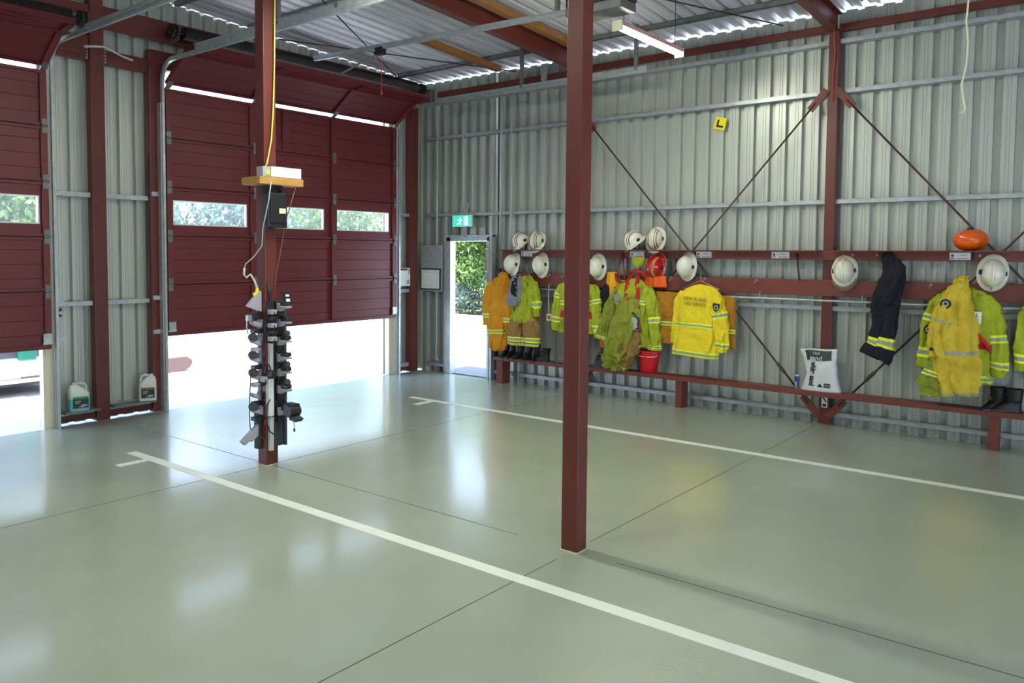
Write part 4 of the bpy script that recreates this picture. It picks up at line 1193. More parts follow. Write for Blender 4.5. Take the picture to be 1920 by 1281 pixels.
mb = MB(); mb.tube([(-.36, -4.15, 1.06), (-.36, -4.18, .95), (-.35, -4.19, .93)], [.02, .025, .01], 8); mb.build('red_clip', M['stripe_red'], t, smooth=True)
# red hose strap hanging below red helmet
mb = MB(); mb.tube([(-.06, -4.25, 1.60), (-.07, -4.31, 1.50), (-.08, -4.36, 1.36), (-.08, -4.38, 1.20)], [.008, .012, .014, .01], 8)
tag(mb.build('chin_lanyard', M['stripe_red'], loc=(-.07, -4.3, 1.6), smooth=True), 'dark red strap hanging from the red helmet beside the brown jacket', 'strap')

# F: brown-gold jacket behind the yellow shirt
t = thing('work_jacket', 'brown-gold jacket hanging behind the yellow shirt', 'jacket', (-.1, -4.8, .8))
L = Loft([(-.12, -4.44, 1.46, .17, .022), (-.12, -4.44, 1.3, .175, .03), (-.12, -4.44, 1.05, .18, .035), (-.12, -4.44, .80, .18, .035)], 26, .008, 6, .01, 44)
cloth('front', L, M['brown_gold'], t); tape(t, L, .66, .035)
L = Loft([(-.11, -5.18, 1.44, .14, .022), (-.11, -5.19, 1.25, .135, .03), (-.11, -5.19, 1.0, .135, .032), (-.11, -5.19, .79, .14, .03)], 27, .008, 6, .01, 44)
cloth('side', L, M['brown_gold'], t); tape(t, L, .66, .035)

# G: yellow shirt, back towards the room
t = thing('uniform_shirt', 'clean yellow shirt on a wire hanger with its printed back towards the room', 'shirt', (-.2, -4.9, .66))
G = Loft([(-.17, -4.87, 1.555, .085, .035), (-.19, -4.88, 1.50, .20, .065), (-.20, -4.89, 1.42, .265, .085), (-.205, -4.885, 1.25, .27, .095), (-.205, -4.88, 1.05, .27, .095), (-.205, -4.87, .85, .285, .10), (-.205, -4.86, .67, .30, .10)], 30, .010, 6, .013, 64)
cloth('body', G, M['yellow_cloth'], t); tape(t, G, .655, .022); tape(t, G, .95, .03)
A = Loft([(-.18, -5.06, 1.48, .06, .06), (-.20, -5.13, 1.34, .08, .075), (-.21, -5.18, 1.12, .085, .075), (-.21, -5.21, .92, .08, .07), (-.20, -5.20, .76, .065, .06)], 31, .008, 5, .016, 40)
cloth('sleeve', A, M['yellow_cloth'], t); tape(t, A, .42, .04); tape(t, A, .86, .04)
A = Loft([(-.18, -4.70, 1.47, .055, .055), (-.19, -4.64, 1.32, .065, .06), (-.19, -4.61, 1.08, .06, .06), (-.18, -4.585, .90, .055, .055), (-.18, -4.58, .82, .05, .05)], 32, .008, 5, .014, 36)
cloth('sleeve', A, M['yellow_cloth'], t)
wire_hanger(t, -4.90, 1.615, .24, -.16, .10)
text_part('back_print', 'NSW RURAL', .062, wallM(-.318, -4.90, 1.39, R_(-3), R_(-6)), M['text_dark'], t, sx=.9)
text_part('back_print', 'FIRE SERVICE', .056, wallM(-.320, -4.90, 1.325, R_(-3), R_(-3)), M['text_dark'], t, sx=.88)
shield(t, -5.16, 1.30, -.295, .10, R_(-8))

# J: navy trousers
t = thing('work_trousers', 'navy trousers with one reflective band hanging from the helmet rail', 'trousers', (-.12, -7.0, .85))
L = Loft([(-.08, -6.99, 1.975, .035, .02), (-.11, -7.02, 1.90, .08, .05), (-.14, -7.06, 1.78, .11, .075), (-.15, -7.04, 1.62, .115, .085), (-.15, -7.00, 1.45, .125, .085), (-.15, -6.98, 1.30, .12, .08)], 34, .016, 5, .02, 44)
cloth('upper', L, M['navy'], t)
for i, (ya, yb) in enumerate(((-6.94, -6.88), (-7.06, -6.995))):
    A = Loft([(-.15 - .03 * i, ya, 1.40, .075, .06), (-.15 - .03 * i, ya + .005, 1.2, .075, .06), (-.15 - .03 * i, (ya + yb) / 2, 1.02, .08, .06), (-.15 - .03 * i, yb, .90 - .05 * i + .03, .095, .06), (-.15 - .03 * i, yb + .035, .855 - .03 * i, .10, .06)], 35 + i, .008, 5, .012, 36)
    cloth('leg', A, M['navy'], t); tape(t, A, .53, .085)

# K: lime jacket with a dirty yellow shirt and trousers in front
t = thing('fire_jacket', 'lime jacket at far right behind the crumpled yellow shirt', 'jacket', (-.17, -7.72, .62))
L = Loft([(-.10, -7.72, 1.62, .07, .04), (-.13, -7.72, 1.545, .20, .07), (-.16, -7.72, 1.44, .265, .09), (-.17, -7.72, 1.2, .27, .10), (-.17, -7.72, .92, .27, .10), (-.17, -7.73, .64, .255, .10)], 40, .016, 7, .018, 60)
cloth('body', L, M['lime'], t); tape(t, L, .95, .03)
mb = MB(); L.mesh(mb, .70, .735, .007, 3); mb.build('red_band', M['red_cloth'], t, smooth=True)
A = Loft([(-.13, -7.54, 1.52, .06, .055), (-.17, -7.45, 1.36, .075, .065), (-.18, -7.41, 1.10, .075, .065), (-.17, -7.40, .78, .07, .06)], 41, .008, 5, .014, 36)
cloth('sleeve', A, M['lime'], t); tape(t, A, .42, .05); tape(t, A, .82, .05)
A = Loft([(-.13, -7.90, 1.52, .06, .055), (-.17, -7.99, 1.36, .075, .065), (-.18, -8.03, 1.12, .075, .065), (-.18, -8.05, .90, .075, .065), (-.17, -8.02, .74, .065, .06)], 42, .008, 5, .014, 36)
cloth('sleeve', A, M['lime'], t); tape(t, A, .50, .045); tape(t, A, .80, .045)
patch(t, -7.80, 1.33, -.283, .19, .12, R_(-3), M['white'], 'name_patch')
text_part('patch_print', 'RURAL', .05, wallM(-.2865, -7.80, 1.355, R_(-3)), M['text_dark'], t, sx=.9, weight=.001)
text_part('patch_print', 'SERVICE', .045, wallM(-.2865, -7.80, 1.305, R_(-3)), M['text_dark'], t, sx=.85, weight=.001)
shield(t, -7.435, 1.18, -.262, .10, 0, True)
mb = MB(); mb.tube([(-.20, -7.74, 1.60), (-.28, -7.72, 1.45), (-.30, -7.76, 1.27), (-.295, -7.86, 1.16), (-.28, -7.95, 1.06), (-.26, -7.98, .98)], [.014, .018, .026, .03, .02, .01], 8); mb.build('red_strap', M['red_cloth'], t, smooth=True)
t = thing('fire_trousers', 'lime trouser leg with reflective band hanging below the crumpled yellow shirt', 'trousers', (-.28, -7.5, .45))
A = Loft([(-.28, -7.60, 1.0, .06, .05), (-.29, -7.54, .82, .09, .06), (-.29, -7.50, .66, .12, .07), (-.28, -7.50, .50, .115, .07)], 44, .01, 6, .018, 40)
cloth('leg', A, M['lime_dirty'], t); tape(t, A, .52, .05)
A = Loft([(-.24, -7.50, .86, .05, .045), (-.25, -7.44, .72, .065, .05), (-.25, -7.39, .60, .07, .05)], 45, .008, 5, .014, 32)
cloth('cuff', A, M['lime_dirty'], t); tape(t, A, .25, .08)
t = thing('uniform_shirt', 'crumpled yellow shirt hung by its collar in front of the lime jacket at far right', 'shirt', (-.33, -7.7, .5))
L = Loft([(-.14, -7.70, 1.72, .03, .022), (-.22, -7.69, 1.64, .07, .05), (-.31, -7.68, 1.50, .12, .07), (-.335, -7.68, 1.25, .165, .085), (-.34, -7.70, .98, .185, .09), (-.34, -7.72, .75, .18, .09), (-.33, -7.74, .54, .15, .08)], 46, .024, 6, .024, 60)
cloth('body', L, M['yellow_dirty'], t)
mb = MB(); L.mesh(mb, .665, .69, .006, 3, R_(20), R_(160)); mb.build('reflective_tape', M['reflective'], t, smooth=True)
mb = MB(); L.mesh(mb, .965, .985, .006, 3, R_(10), R_(170)); mb.build('reflective_tape', M['reflective'], t, smooth=True)
A = Loft([(-.30, -7.64, 1.52, .05, .05), (-.38, -7.58, 1.36, .075, .06), (-.40, -7.54, 1.12, .08, .065), (-.39, -7.55, .92, .075, .06)], 47, .014, 5, .02, 36)
cloth('sleeve', A, M['yellow_dirty'], t); tape(t, A, .45, .03, False)
shield(t, -7.60, 1.46, -.415, .10, R_(20), True)
patch(t, -7.505, 1.0, -.462, .05, .03, 0, M['black'], 'pocket_tab')

# L: jacket at the right edge of the frame
t = thing('fire_jacket', 'lime jacket cut by the right edge of the picture, above the bench end', 'jacket', (-.15, -8.5, .7))
L = Loft([(-.10, -8.52, 1.60, .06, .04), (-.14, -8.52, 1.52, .19, .08), (-.16, -8.52, 1.38, .24, .10), (-.16, -8.52, 1.12, .24, .10), (-.15, -8.52, .72, .24, .10)], 50, .018, 7, .02)
cloth('body', L, M['lime'], t); tape(t, L, .85, .03)
A = Loft([(-.15, -8.34, 1.50, .06, .06), (-.17, -8.27, 1.34, .075, .065), (-.18, -8.245, 1.08, .075, .065), (-.17, -8.235, .82, .07, .06)], 51, .008, 5, .016, 36)
cloth('sleeve', A, M['lime'], t); tape(t, A, .82, .05)

# ------------------------------------------------------------------ things on the bench
BZ = .398
def boot(name, label, x, y, h, az, m, r=.058, tilt=0.0, group=None, laced=False):
    t = thing(name, label, 'boot', (x, y, BZ), group)
    mb = MB()
    Rz = Matrix.Translation((x, y, BZ)) @ Matrix.Rotation(az, 4, 'Z')
    def pt(a, z):
        if z > .10:
            k = (z - .10) / (h - .10); rr = r * (.92 + .16 * k); c = -.01 - tilt * k * .05
            return (c + rr * 1.08 * math.cos(a), rr * math.sin(a), z)
        k = z / .10
        ex = .185 * (1 - k) ** .8 * max(0, math.cos(a)) ** 1.0
        rr = r * (.92 - .1 * math.sin(PI * k) * .4)
        return (-.01 + rr * 1.08 * math.cos(a) + ex * .8, (rr - .006) * math.sin(a), .018 + z * .82 if z < .1 else z)
    nz = 18
    zs = [0] + [.1 * (i / 8) for i in range(1, 9)] + [.1 + (h - .1) * i / 9 for i in range(1, 10)]
    vs = []; n = 28
    for z in zs:
        for k in range(n): vs.append(Rz @ Vector(pt(2 * PI * k / n, z)))
    # inside of the shaft
    for z in (h, h - .06):
        for k in range(n):
            q = Vector(pt(2 * PI * k / n, z)); q.x = -.01 + (q.x + .01) * .9; q.y *= .9
            vs.append(Rz @ q)
    nr = len(zs) + 2
    fs = []
    for i in range(nr - 1):
        for k in range(n): fs.append((i * n + k, i * n + (k + 1) % n, (i + 1) * n + (k + 1) % n, (i + 1) * n + k))
    fs.append(list(range(n))[::-1]); fs.append([(nr - 1) * n + k for k in range(n)])
    mb.add(vs, fs); mb.build('upper', m, t, smooth=50)
    so = MB()
    so.prism([(-.07, -.04), (-.045, -.056), (.06, -.05), (.14, -.056), (.195, -.03), (.20, .03), (.14, .056), (.06, .05), (-.045, .056), (-.07, .04)], lambda a, b: Rz @ Vector((a, b, 0)), lambda a, b: Rz @ Vector((a, b, .024)))
    so.build('sole', M['black'], t, bevel=.004)
    if laced:
        lc = MB()
        for q in range(5):
            z = .10 + q * (h - .13) / 5; xx = r * 1.02 + .035 * (1 - q / 5)
            lc.tube([Rz @ Vector((xx - .02, -.03, z)), Rz @ Vector((xx + .004, 0, z + .008)), Rz @ Vector((xx - .02, .03, z))], .004, 6)
        lc.build('laces', M['dark_steel'], t)
        tb = MB(); tb.tube([Rz @ Vector((-.07, 0, h - .03)), Rz @ Vector((-.085, 0, h)), Rz @ Vector((-.06, 0, h + .005))], .006, 6); tb.build('pull_tab', M['black'], t)
    return t


gb = 'black boots near the doorway'
boot('rubber_boot', 'black rubber boot standing outermost at the doorway end of the bench', -.15, -1.86, .27, PI + .2, M['rubber'], .05, group=gb)
boot('rubber_boot', 'black rubber boot standing second from the doorway end of the bench', -.15, -1.98, .25, PI + .1, M['rubber'], .047, group=gb)
boot('rubber_boot', 'wide black rubber boot under the left leg of the tan trousers', -.17, -2.12, .26, PI - .05, M['rubber'], .062, group=gb)
boot('rubber_boot', 'black rubber boot under the right leg of the tan trousers', -.16, -2.28, .25, PI, M['rubber'], .055, group=gb)
boot('leather_boot', 'black leather boot right of the tan trousers, left one of a pair', -.16, -2.42, .23, PI + .25, M['leather'], .054, group=gb, laced=True)
boot('leather_boot', 'black leather boot nearest the flat black-framed tablet', -.15, -2.57, .18, PI / 2 + .5, M['leather'], .055, group=gb, laced=True)
boot('leather_boot', 'black laced boot at the right end of the bench, back one of the pair', -.12, -8.04, .23, PI / 2 + .9, M['leather'], .068, laced=True)
boot('leather_boot', 'black laced boot at the right end of the bench, front one of the pair', -.145, -8.17, .23, PI / 2 + .45, M['leather'], .070, laced=True)

t = thing('tablet', 'black-framed flat tablet lying on the bench left of the bare post', 'tablet', (-.14, -2.88, BZ))
mb = MB(); mb.bx(-.245, -.03, -3.06, -2.72, BZ + .001, BZ + .014); mb.build('case', M['black'], t, bevel=.004)
mb = MB(); mb.bx(-.23, -.05, -3.03, -2.75, BZ + .014, BZ + .0155); mb.build('screen', M['tablet_glass'], t)

t = thing('tool_bag', 'black zipped bag on the bench right of the bare post', 'bag', (-.14, -3.53, BZ))
def bagp(u, v):
    a = 2 * PI * u; ca, sa = math.cos(a), math.sin(a)
    f_ = math.copysign(abs(ca) ** .5, ca); g_ = math.copysign(abs(sa) ** .5, sa)
    k = 1 - .25 * v ** 2
    return Vector((-.14 + .095 * g_ * k, -3.53 + .135 * f_ * k + .006 * math.sin(9 * a + 5 * v), BZ + .001 + .15 * v + .01 * math.sin(5 * a)* v))
mb = MB(); mb.grid(bagp, 40, 8, True); mb.f.append([8 * 40 + i for i in range(40)]); mb.m.append(0); mb.f.append(list(range(40))[::-1]); mb.m.append(0); mb.build('body', M['black_plastic'], t, smooth=60)
mb = MB(); mb.tube([(-.14, -3.43, BZ + .15), (-.14, -3.46, BZ + .20), (-.14, -3.60, BZ + .20), (-.14, -3.63, BZ + .15)], .009, 8); mb.build('handle', M['black'], t, smooth=True)
mb = MB(); mb.bx(-.246, -.24, -3.60, -3.46, BZ + .02, BZ + .10); mb.build('pocket', M['rubber'], t, bevel=.004)
mb = MB(); mb.tube([(-.14, -3.50, BZ + .18), (-.12, -3.62, BZ + .26), (-.10, -3.72, BZ + .40)], .008, 6); mb.build('shoulder_strap', M['black'], t, smooth=True)

t = thing('bucket', 'red plastic bucket on the bench under the lime overalls', 'bucket', (-.14, -4.2, BZ))
mb = MB(); mb.lathe([(.0, .004), (.108, .004), (.112, .008), (.152, .262), (.160, .262), (.162, .285), (.155, .287), (.148, .27), (.108, .014), (.0, .014)], 36, Matrix.Translation((-.14, -4.2, BZ)) @ Matrix.Scale(.72, 4, (1, 0, 0))); mb.build('pail', M['bucket'], t, smooth=40)
mb = MB(); mb.tube([(-.14, -4.2 + .165 * math.cos(a), BZ + .262 - .02 - .09 * math.sin(a) * .35) for a in [PI * k / 12 for k in range(13)]], .004, 6); mb.v = [(v[0] - .1, v[1], v[2]) for v in mb.v]; mb.build('handle', M['white_plastic'], t, smooth=True)

t = thing('drink_can', 'blue and silver drink can on the bench left of the sand bag', 'can', (-.17, -6.095, BZ))
Mc = Matrix.Translation((-.17, -6.095, BZ))
mb = MB(); mb.lathe([(.0, .001), (.022, .001), (.0265, .010), (.0265, .155), (.022, .166), (.0, .166)], 24, Mc); mb.build('body', M['silver'], t, smooth=40)
mb = MB()
for (a0, a1, z0, z1) in ((R_(110), R_(190), .085, .15), (R_(190), R_(262), .02, .085)):
    mb.grid(lambda u, v: Mc @ Vector((.0269 * math.cos(a0 + (a1 - a0) * u), .0269 * math.sin(a0 + (a1 - a0) * u), z0 + (z1 - z0) * v)), 8, 2)
mb.grid(lambda u, v: Mc @ Vector((.0269 * math.cos(R_(190 + 72 * u)), .0269 * math.sin(R_(190 + 72 * u)), .085 + .065 * v)), 8, 2)
mb.f = mb.f; mb.build('print', M['blue'], t, smooth=True)
mb = MB(); mb.obox((-.17, -6.095, BZ + .1675), (.016, .01, .002)); mb.build('pull_tab', M['steel_hw'], t)

# sand bag
t = thing('sand_bag', 'white plastic bag of sand standing on the bench at the red wall column', 'bag', (-.12, -6.33, BZ))
def lerp_tab(tab, v):
    for (a, p), (b, q) in zip(tab, tab[1:]):
        if v <= b: return p + (q - p) * (v - a) / (b - a)
    return tab[-1][1]
def sbw(v): return lerp_tab(((0, .222), (.12, .20), (.4, .165), (.7, .178), (1, .203)), v)
def sbc(v): return lerp_tab(((0, -6.35), (.4, -6.355), (1, -6.305)), v)
def sb(u, v, off=0.0):
    a = 2 * PI * u; ca, sa = math.cos(a), math.sin(a)
    hw = sbw(v); hd = .085 * (1 - v) ** .6 + .004
    ca_ = math.copysign(abs(ca) ** .7, ca); sa_ = math.copysign(abs(sa) ** .7, sa)
    p = Vector((-.13 - hd * sa_ + .02 * v, sbc(v) - hw * ca_, BZ + .002 + .475 * v + .008 * math.cos(a) * v))
    d = noise.noise_vector(p * 9) * .012 * (.3 + v) + Vector((1, 0, 0)) * (.010 * abs(noise.noise(p * 14)) * v)
    return p + d + Vector((-off, 0, 0))
def on_bag(o):
    base = WL[o.name]
    for vt in o.data.vertices:
        q = vt.co + base
        v = min(1, max(0, (q.z - BZ - .002) / .475)); c = (sbc(v) - q.y) / sbw(v); c = max(-.98, min(.98, c))
        a = math.acos(math.copysign(abs(c) ** (1 / .7), c))
        vt.co.x = sb(a / 2 / PI, v, .011).x - base.x
    return o
mb = MB(); mb.grid(sb, 56, 26, True); mb.f.append([26 * 56 + i for i in range(56)]); mb.m.append(0); mb.f.append(list(range(56))[::-1]); mb.m.append(0); mb.build('sack', M['bag_plastic'], t, smooth=True)
mb = MB(); mb.grid(lambda u, v: sb(.36 - .22 * u, .73 + .23 * v, .004), 14, 8); mb.build('label_panel', M['label_dark'], t, smooth=True)
on_bag(text_part('print', 'sand', .075, wallM(-.155, -6.295, BZ + .372, R_(-2)), M['white'], t, weight=.002))
on_bag(text_part('print', 'rich', .05, wallM(-.150, -6.30, BZ + .425, R_(-2)), M['white'], t))
on_bag(text_part('print', 'white sand', .08, wallM(-.19, -6.27, BZ + .195, R_(-92)), M['black'], t, weight=.003, sx=.78))
mb = MB(); mb.prism([(0, 0), (.06, 0), (.03, .04)], lambda a, b: (-.222, -6.33 - a, BZ + .055 + b), lambda a, b: (-.224, -6.33 - a, BZ + .055 + b)); mb.bx(-.224, -.222, -6.47, -6.40, BZ + .055, BZ + .072); mb.bx(-.222, -.219, -6.47, -6.40, BZ + .08, BZ + .10)
on_bag(mb.build('mark', M['label_dark'], t))

# ------------------------------------------------------------------ jugs at the door wall
def jug(name, label, x, y, z, w, d, h, m, liquid, az, lab, handle_side):
    t = thing(name, label, 'jug', (x, y, z))
    Mj = Matrix.Translation((x, y, z)) @ Matrix.Rotation(az, 4, 'Z')
    def pt(u, v, off=0):
        a = 2 * PI * u; ca, sa = math.cos(a), math.sin(a)
        ca_ = math.copysign(abs(ca) ** .45, ca); sa_ = math.copysign(abs(sa) ** .45, sa)
        k = 1.0 if v < .68 else 1 - .62 * ((v - .68) / .32) ** 1.3
        return Mj @ Vector(((w / 2 * k + off) * ca_ + (w * .22 * handle_side) * max(0, (v - .68) / .32), (d / 2 * k + off) * sa_, h * .9 * v))
    mb = MB(); mb.grid(lambda u, v: pt(u, v), 40, 20, True); mb.f.append([20 * 40 + i for i in range(40)]); mb.m.append(0); mb.f.append(list(range(40))[::-1]); mb.m.append(0); mb.build('bottle', m, t, smooth=50)
    if liquid:
        mb = MB(); mb.grid(lambda u, v: pt(u, .02 + .45 * v, .0015), 40, 6, True); mb.build('liquid', liquid, t, smooth=50)
    mb = MB(); mb.lathe([(.0, h * .99), (.02, h * .99), (.022, h * .975), (.022, h * .90), (.019, h * .88)], 16, Mj @ Matrix.Translation((w * .22 * handle_side, 0, 0))); mb.build('cap', m, t, smooth=40)
    mb = MB(); hx = -w * .33 * handle_side
    mb.tube([Mj @ Vector(q) for q in ((w * .14 * handle_side, 0, h * .92), (-w * .12 * handle_side, 0, h * .96), (hx, 0, h * .90), (hx * 1.15, 0, h * .78), (hx * 1.1, 0, h * .64))], .014, 10); mb.build('handle', m, t, smooth=True)
    mb = MB(); s0 = -d / 2 - .002
    mb.add([Mj @ Vector(q) for q in ((-w * .34, s0 - .003, h * .10), (w * .40, s0 - .003, h * .10), (w * .40, s0 - .003, h * .50), (-w * .34, s0 - .003, h * .50))], [(0, 1, 2, 3)]); mb.build('label', M['label_dark'], t)
    mb = MB()
    mb.add([Mj @ Vector(q) for q in ((-w * .34, s0 - .004, h * .42), (w * .40, s0 - .004, h * .42), (w * .40, s0 - .004, h * .50), (-w * .34, s0 - .004, h * .50))], [(0, 1, 2, 3)]); mb.build('label_band', lab, t)
    mb = MB()
    for (a, b, c, e) in ((-.25, .05, .32, .36), (-.25, 0, .26, .29), (.05, .33, .16, .22), (-.05, .2, .13, .16)):
        mb.add([Mj @ Vector(q) for q in ((w * a, s0 - .0045, h * c), (w * b, s0 - .0045, h * c), (w * b, s0 - .0045, h * e), (w * a, s0 - .0045, h * e))], [(0, 1, 2, 3)])
    mb.build('label_print', M['grey_plastic'], t)
    return t


jug('coolant_jug', 'jug of teal liquid with dark label standing left of the red column between the doors', -5.62, -.02, .165, .215, .15, .315, M['jug'], M['teal_liquid'], R_(-12), M['label_green'], -1)
jug('oil_jug', 'white jug standing right of the red column between the doors', -4.80, -.01, .165, .20, .14, .315, M['jug'], None, R_(-30), M['brown'], 1)
# ledges that carry the jugs
mb = MB(); mb.bx(-5.80, -5.41, -.11, .045, .14, .165); tag(mb.build('trim_4', M['galv_dark'], loc=(-5.6, 0, .15)), kind='structure')
mb = MB(); mb.bx(-5.245, -4.725, -.09, .045, .14, .165); tag(mb.build('trim_5', M['galv_dark'], loc=(-5, 0, .15)), kind='structure')
# loose cable across the column head
mb = MB(); mb.tube([(-5.48, -.02, 4.20), (-5.36, -.02, 4.225), (-5.25, -.02, 4.24), (-5.15, .0, 4.215), (-5.02, .02, 4.18), (-4.9, .02, 4.16)], .013, 8)
tag(mb.build('loose_cable', M['conduit'], loc=(-5.3, -.02, 4.2), smooth=True), 'pale cable sagging across the head of the column between the doors', 'cable')
mb = MB(); mb.tube([(-4.74, .0, 3.1), (-4.742, -.004, 2.6), (-4.738, -.004, 2.0), (-4.742, -.002, 1.5), (-4.74, .0, 1.36)], .006, 6)
tag(mb.build('loose_cable', M['dark_steel'], loc=(-4.74, 0, 3), smooth=True), 'thin dark cable running down the cladding left of the three-window door', 'cable')
t = thing('door_latch', 'small black and silver latch on the door wall left of the column between the doors', 'latch', (-5.83, -.02, 1.25))
mb = MB(); mb.bx(-5.86, -5.79, -.05, -.01, 1.22, 1.31); mb.build('body', M['black'], t, bevel=.004)
mb = MB(); mb.lathe([(0, .02), (.02, .018), (.022, 0)], 12, Matrix.Translation((-5.81, -.05, 1.265)) @ Matrix.Rotation(PI / 2, 4, 'X')); mb.build('knob', M['steel_hw'], t)

# ------------------------------------------------------------------ equipment on the post
# timber shelf, white box, black charger
t = thing('timber_shelf', 'short timber block shelf fixed round the equipment post', 'shelf', (-5.24, -3.1, 2.53))
mb = MB(); mb.bx(-5.46, -4.985, -3.20, -3.06, 2.535, 2.60); mb.bx(-5.46, -5.315, -3.06, -2.93, 2.535, 2.60); mb.build('block', M['timber'], t, bevel=.004)
t = thing('white_box', 'white box lying on the timber block shelf of the equipment post', 'box', (-5.2, -3.13, 2.60))
mb = MB(); mb.bx(-5.33, -5.00, -3.19, -3.07, 2.603, 2.695); mb.build('housing', M['white_plastic'], t, bevel=.006)
mb = MB(); mb.bx(-5.415, -5.335, -3.185, -3.09, 2.603, 2.69); mb.build('end_block', M['grey_plastic'], t, bevel=.004)
mb = MB(); mb.bx(-5.385, -5.345, -3.19, -3.185, 2.62, 2.655); mb.build('button', M['lime_sticker'], t)
t = thing('charger_box', 'black charger box with pale label below the timber block shelf', 'charger', (-5.25, -3.12, 2.15))
mb = MB(); mb.bx(-5.345, -5.135, -3.16, -3.062, 2.155, 2.47); mb.build('case', M['black_plastic'], t, bevel=.012)
mb = MB(); mb.bx(-5.325, -5.15, -3.172, -3.16, 2.20, 2.42); mb.build('front_panel', M['black'], t, bevel=.006)
mb = MB(); mb.bx(-5.235, -5.165, -3.1745, -3.172, 2.285, 2.33); mb.build('label', M['cream'], t)
mb = MB(); mb.bx(-5.33, -5.15, -3.11, -3.062, 2.47, 2.535); mb.tube([(-5.18, -3.12, 2.47), (-5.17, -3.13, 2.50), (-5.20, -3.12, 2.52)], .012, 8); mb.build('bracket', M['black'], t)
# yellow cable
mb = MB(); mb.tube([(-5.20, -3.075, 4.8), (-5.195, -3.075, 4.2), (-5.205, -3.075, 3.6), (-5.225, -3.08, 3.2), (-5.25, -3.085, 2.95), (-5.285, -3.09, 2.8), (-5.325, -3.12, 2.72), (-5.35, -3.13, 2.69)], .007, 8)
tag(mb.build('yellow_cable', M['cable_yellow'], loc=(-5.2, -3.07, 4.8), smooth=True), 'yellow cable running down the equipment post to the white box', 'cable')
# thin leads from the shelf
mb = MB(); mb.tube([(-5.345, -3.207, 2.56), (-5.352, -3.18, 2.40), (-5.36, -3.10, 2.15), (-5.34, -3.06, 2.0), (-5.37, -2.98, 1.9), (-5.42, -2.92, 1.83), (-5.43, -2.92, 1.79)], .005, 6)
mb.tube([(-5.43, -2.92, 1.80), (-5.435, -2.92, 1.74), (-5.41, -2.92, 1.71), (-5.375, -2.93, 1.74), (-5.345, -2.95, 1.68), (-5.33, -2.98, 1.6)], .010, 8)
tag(mb.build('hook_lead', M['conduit'], loc=(-5.35, -3.1, 2.5), smooth=True), 'pale lead with a hooked end hanging left of the equipment post', 'cable')
mb = MB(); mb.tube([(-5.06, -3.19, 2.54), (-5.09, -3.14, 2.36), (-5.12, -3.10, 2.2), (-5.135, -3.085, 2.05), (-5.16, -3.075, 1.9), (-5.20, -3.07, 1.75), (-5.215, -3.07, 1.6)], .0045, 6)
tag(mb.build('thin_lead', M['brown'], loc=(-5.06, -3.19, 2.5), smooth=True), 'thin lead running from the shelf down the front of the equipment post', 'cable')
# backing board and conduits
t = thing('charger_board', 'dark backing board screwed to the equipment post behind the charger cradles', 'board', (-5.2, -3.07, .16))
mb = MB(); mb.bx(-5.245, -5.135, -3.083, -3.062, .17, 1.50); mb.build('panel', M['dark_board'], t, bevel=.003)
mb = MB(); mb.bx(-5.14, -5.115, -3.11, -3.06, .17, 1.50); mb.build('edge_strip', M['dark_board'], t, bevel=.003)
t = thing('cable_duct', 'pale upright cable duct on the corner of the equipment post, upper length', 'duct', (-5.28, -3.08, .7))
mb = MB(); mb.bx(-5.292, -5.252, -3.095, -3.06, .82, 1.12); mb.build('channel', M['conduit'], t, bevel=.004)
t = thing('cable_duct', 'pale green upright cable duct in the middle of the equipment post', 'duct', (-5.28, -3.08, .45))
mb = MB(); mb.bx(-5.315, -5.26, -3.11, -3.06, .46, .80); mb.build('channel', M['white_plastic'], t, bevel=.004)
t = thing('cable_duct', 'pale upright cable duct near the foot of the equipment post', 'duct', (-5.28, -3.08, .15))
mb = MB(); mb.bx(-5.295, -5.252, -3.095, -3.06, .14, .45); mb.build('channel', M['conduit'], t, bevel=.004)

# power boards with stacked plugs
def plug(name, label, c, s, m, group=None):
    t = thing(name, label, 'plug', c, group)
    mb = MB(); mb.obox(c, s); mb.build('body', m, t, bevel=.006)
    mb = MB(); mb.tube([(c[0], c[1] - s[1] / 2, c[2]), (c[0] - .01, c[1] - s[1] / 2 - .02, c[2] - .012), (c[0] - .012, c[1] - s[1] / 2 - .022, c[2] - .04)], .0045, 6); mb.build('lead', M['black'], t, smooth=True)
    return t


t = thing('power_board', 'dark power board with stacked plugs upright on the equipment post', 'power board', (-5.29, -3.08, 1.13))
mb = MB(); mb.bx(-5.305, -5.25, -3.095, -3.06, 1.13, 1.50); mb.build('strip', M['black_plastic'], t, bevel=.004)
plg = [(1.165, 'lowest of the five plugs on the dark power board'), (1.225, 'second lowest of the five plugs on the dark power board'), (1.285, 'middle one of the five plugs on the dark power board'), (1.345, 'second highest of the five plugs on the dark power board'), (1.405, 'topmost of the five plugs on the dark power board')]
for i, (z, lb) in enumerate(plg):
    plug('wall_plug', ('pale' if i % 2 == 0 else 'black') + ' plug, ' + lb, (-5.285 + .012 * (i % 2), -3.125, z), (.065, .06, .042), M['grey_plastic'] if i % 2 == 0 else M['black_plastic'], 'plugs on the power board')
plug('wall_plug', 'black plug halfway down the equipment post with coiled lead', (-5.30, -3.13, .85), (.06, .07, .06), M['black_plastic'])
plug('wall_plug', 'pale plug below the coiled lead on the equipment post', (-5.345, -3.08, .80), (.05, .05, .05), M['grey_plastic'])

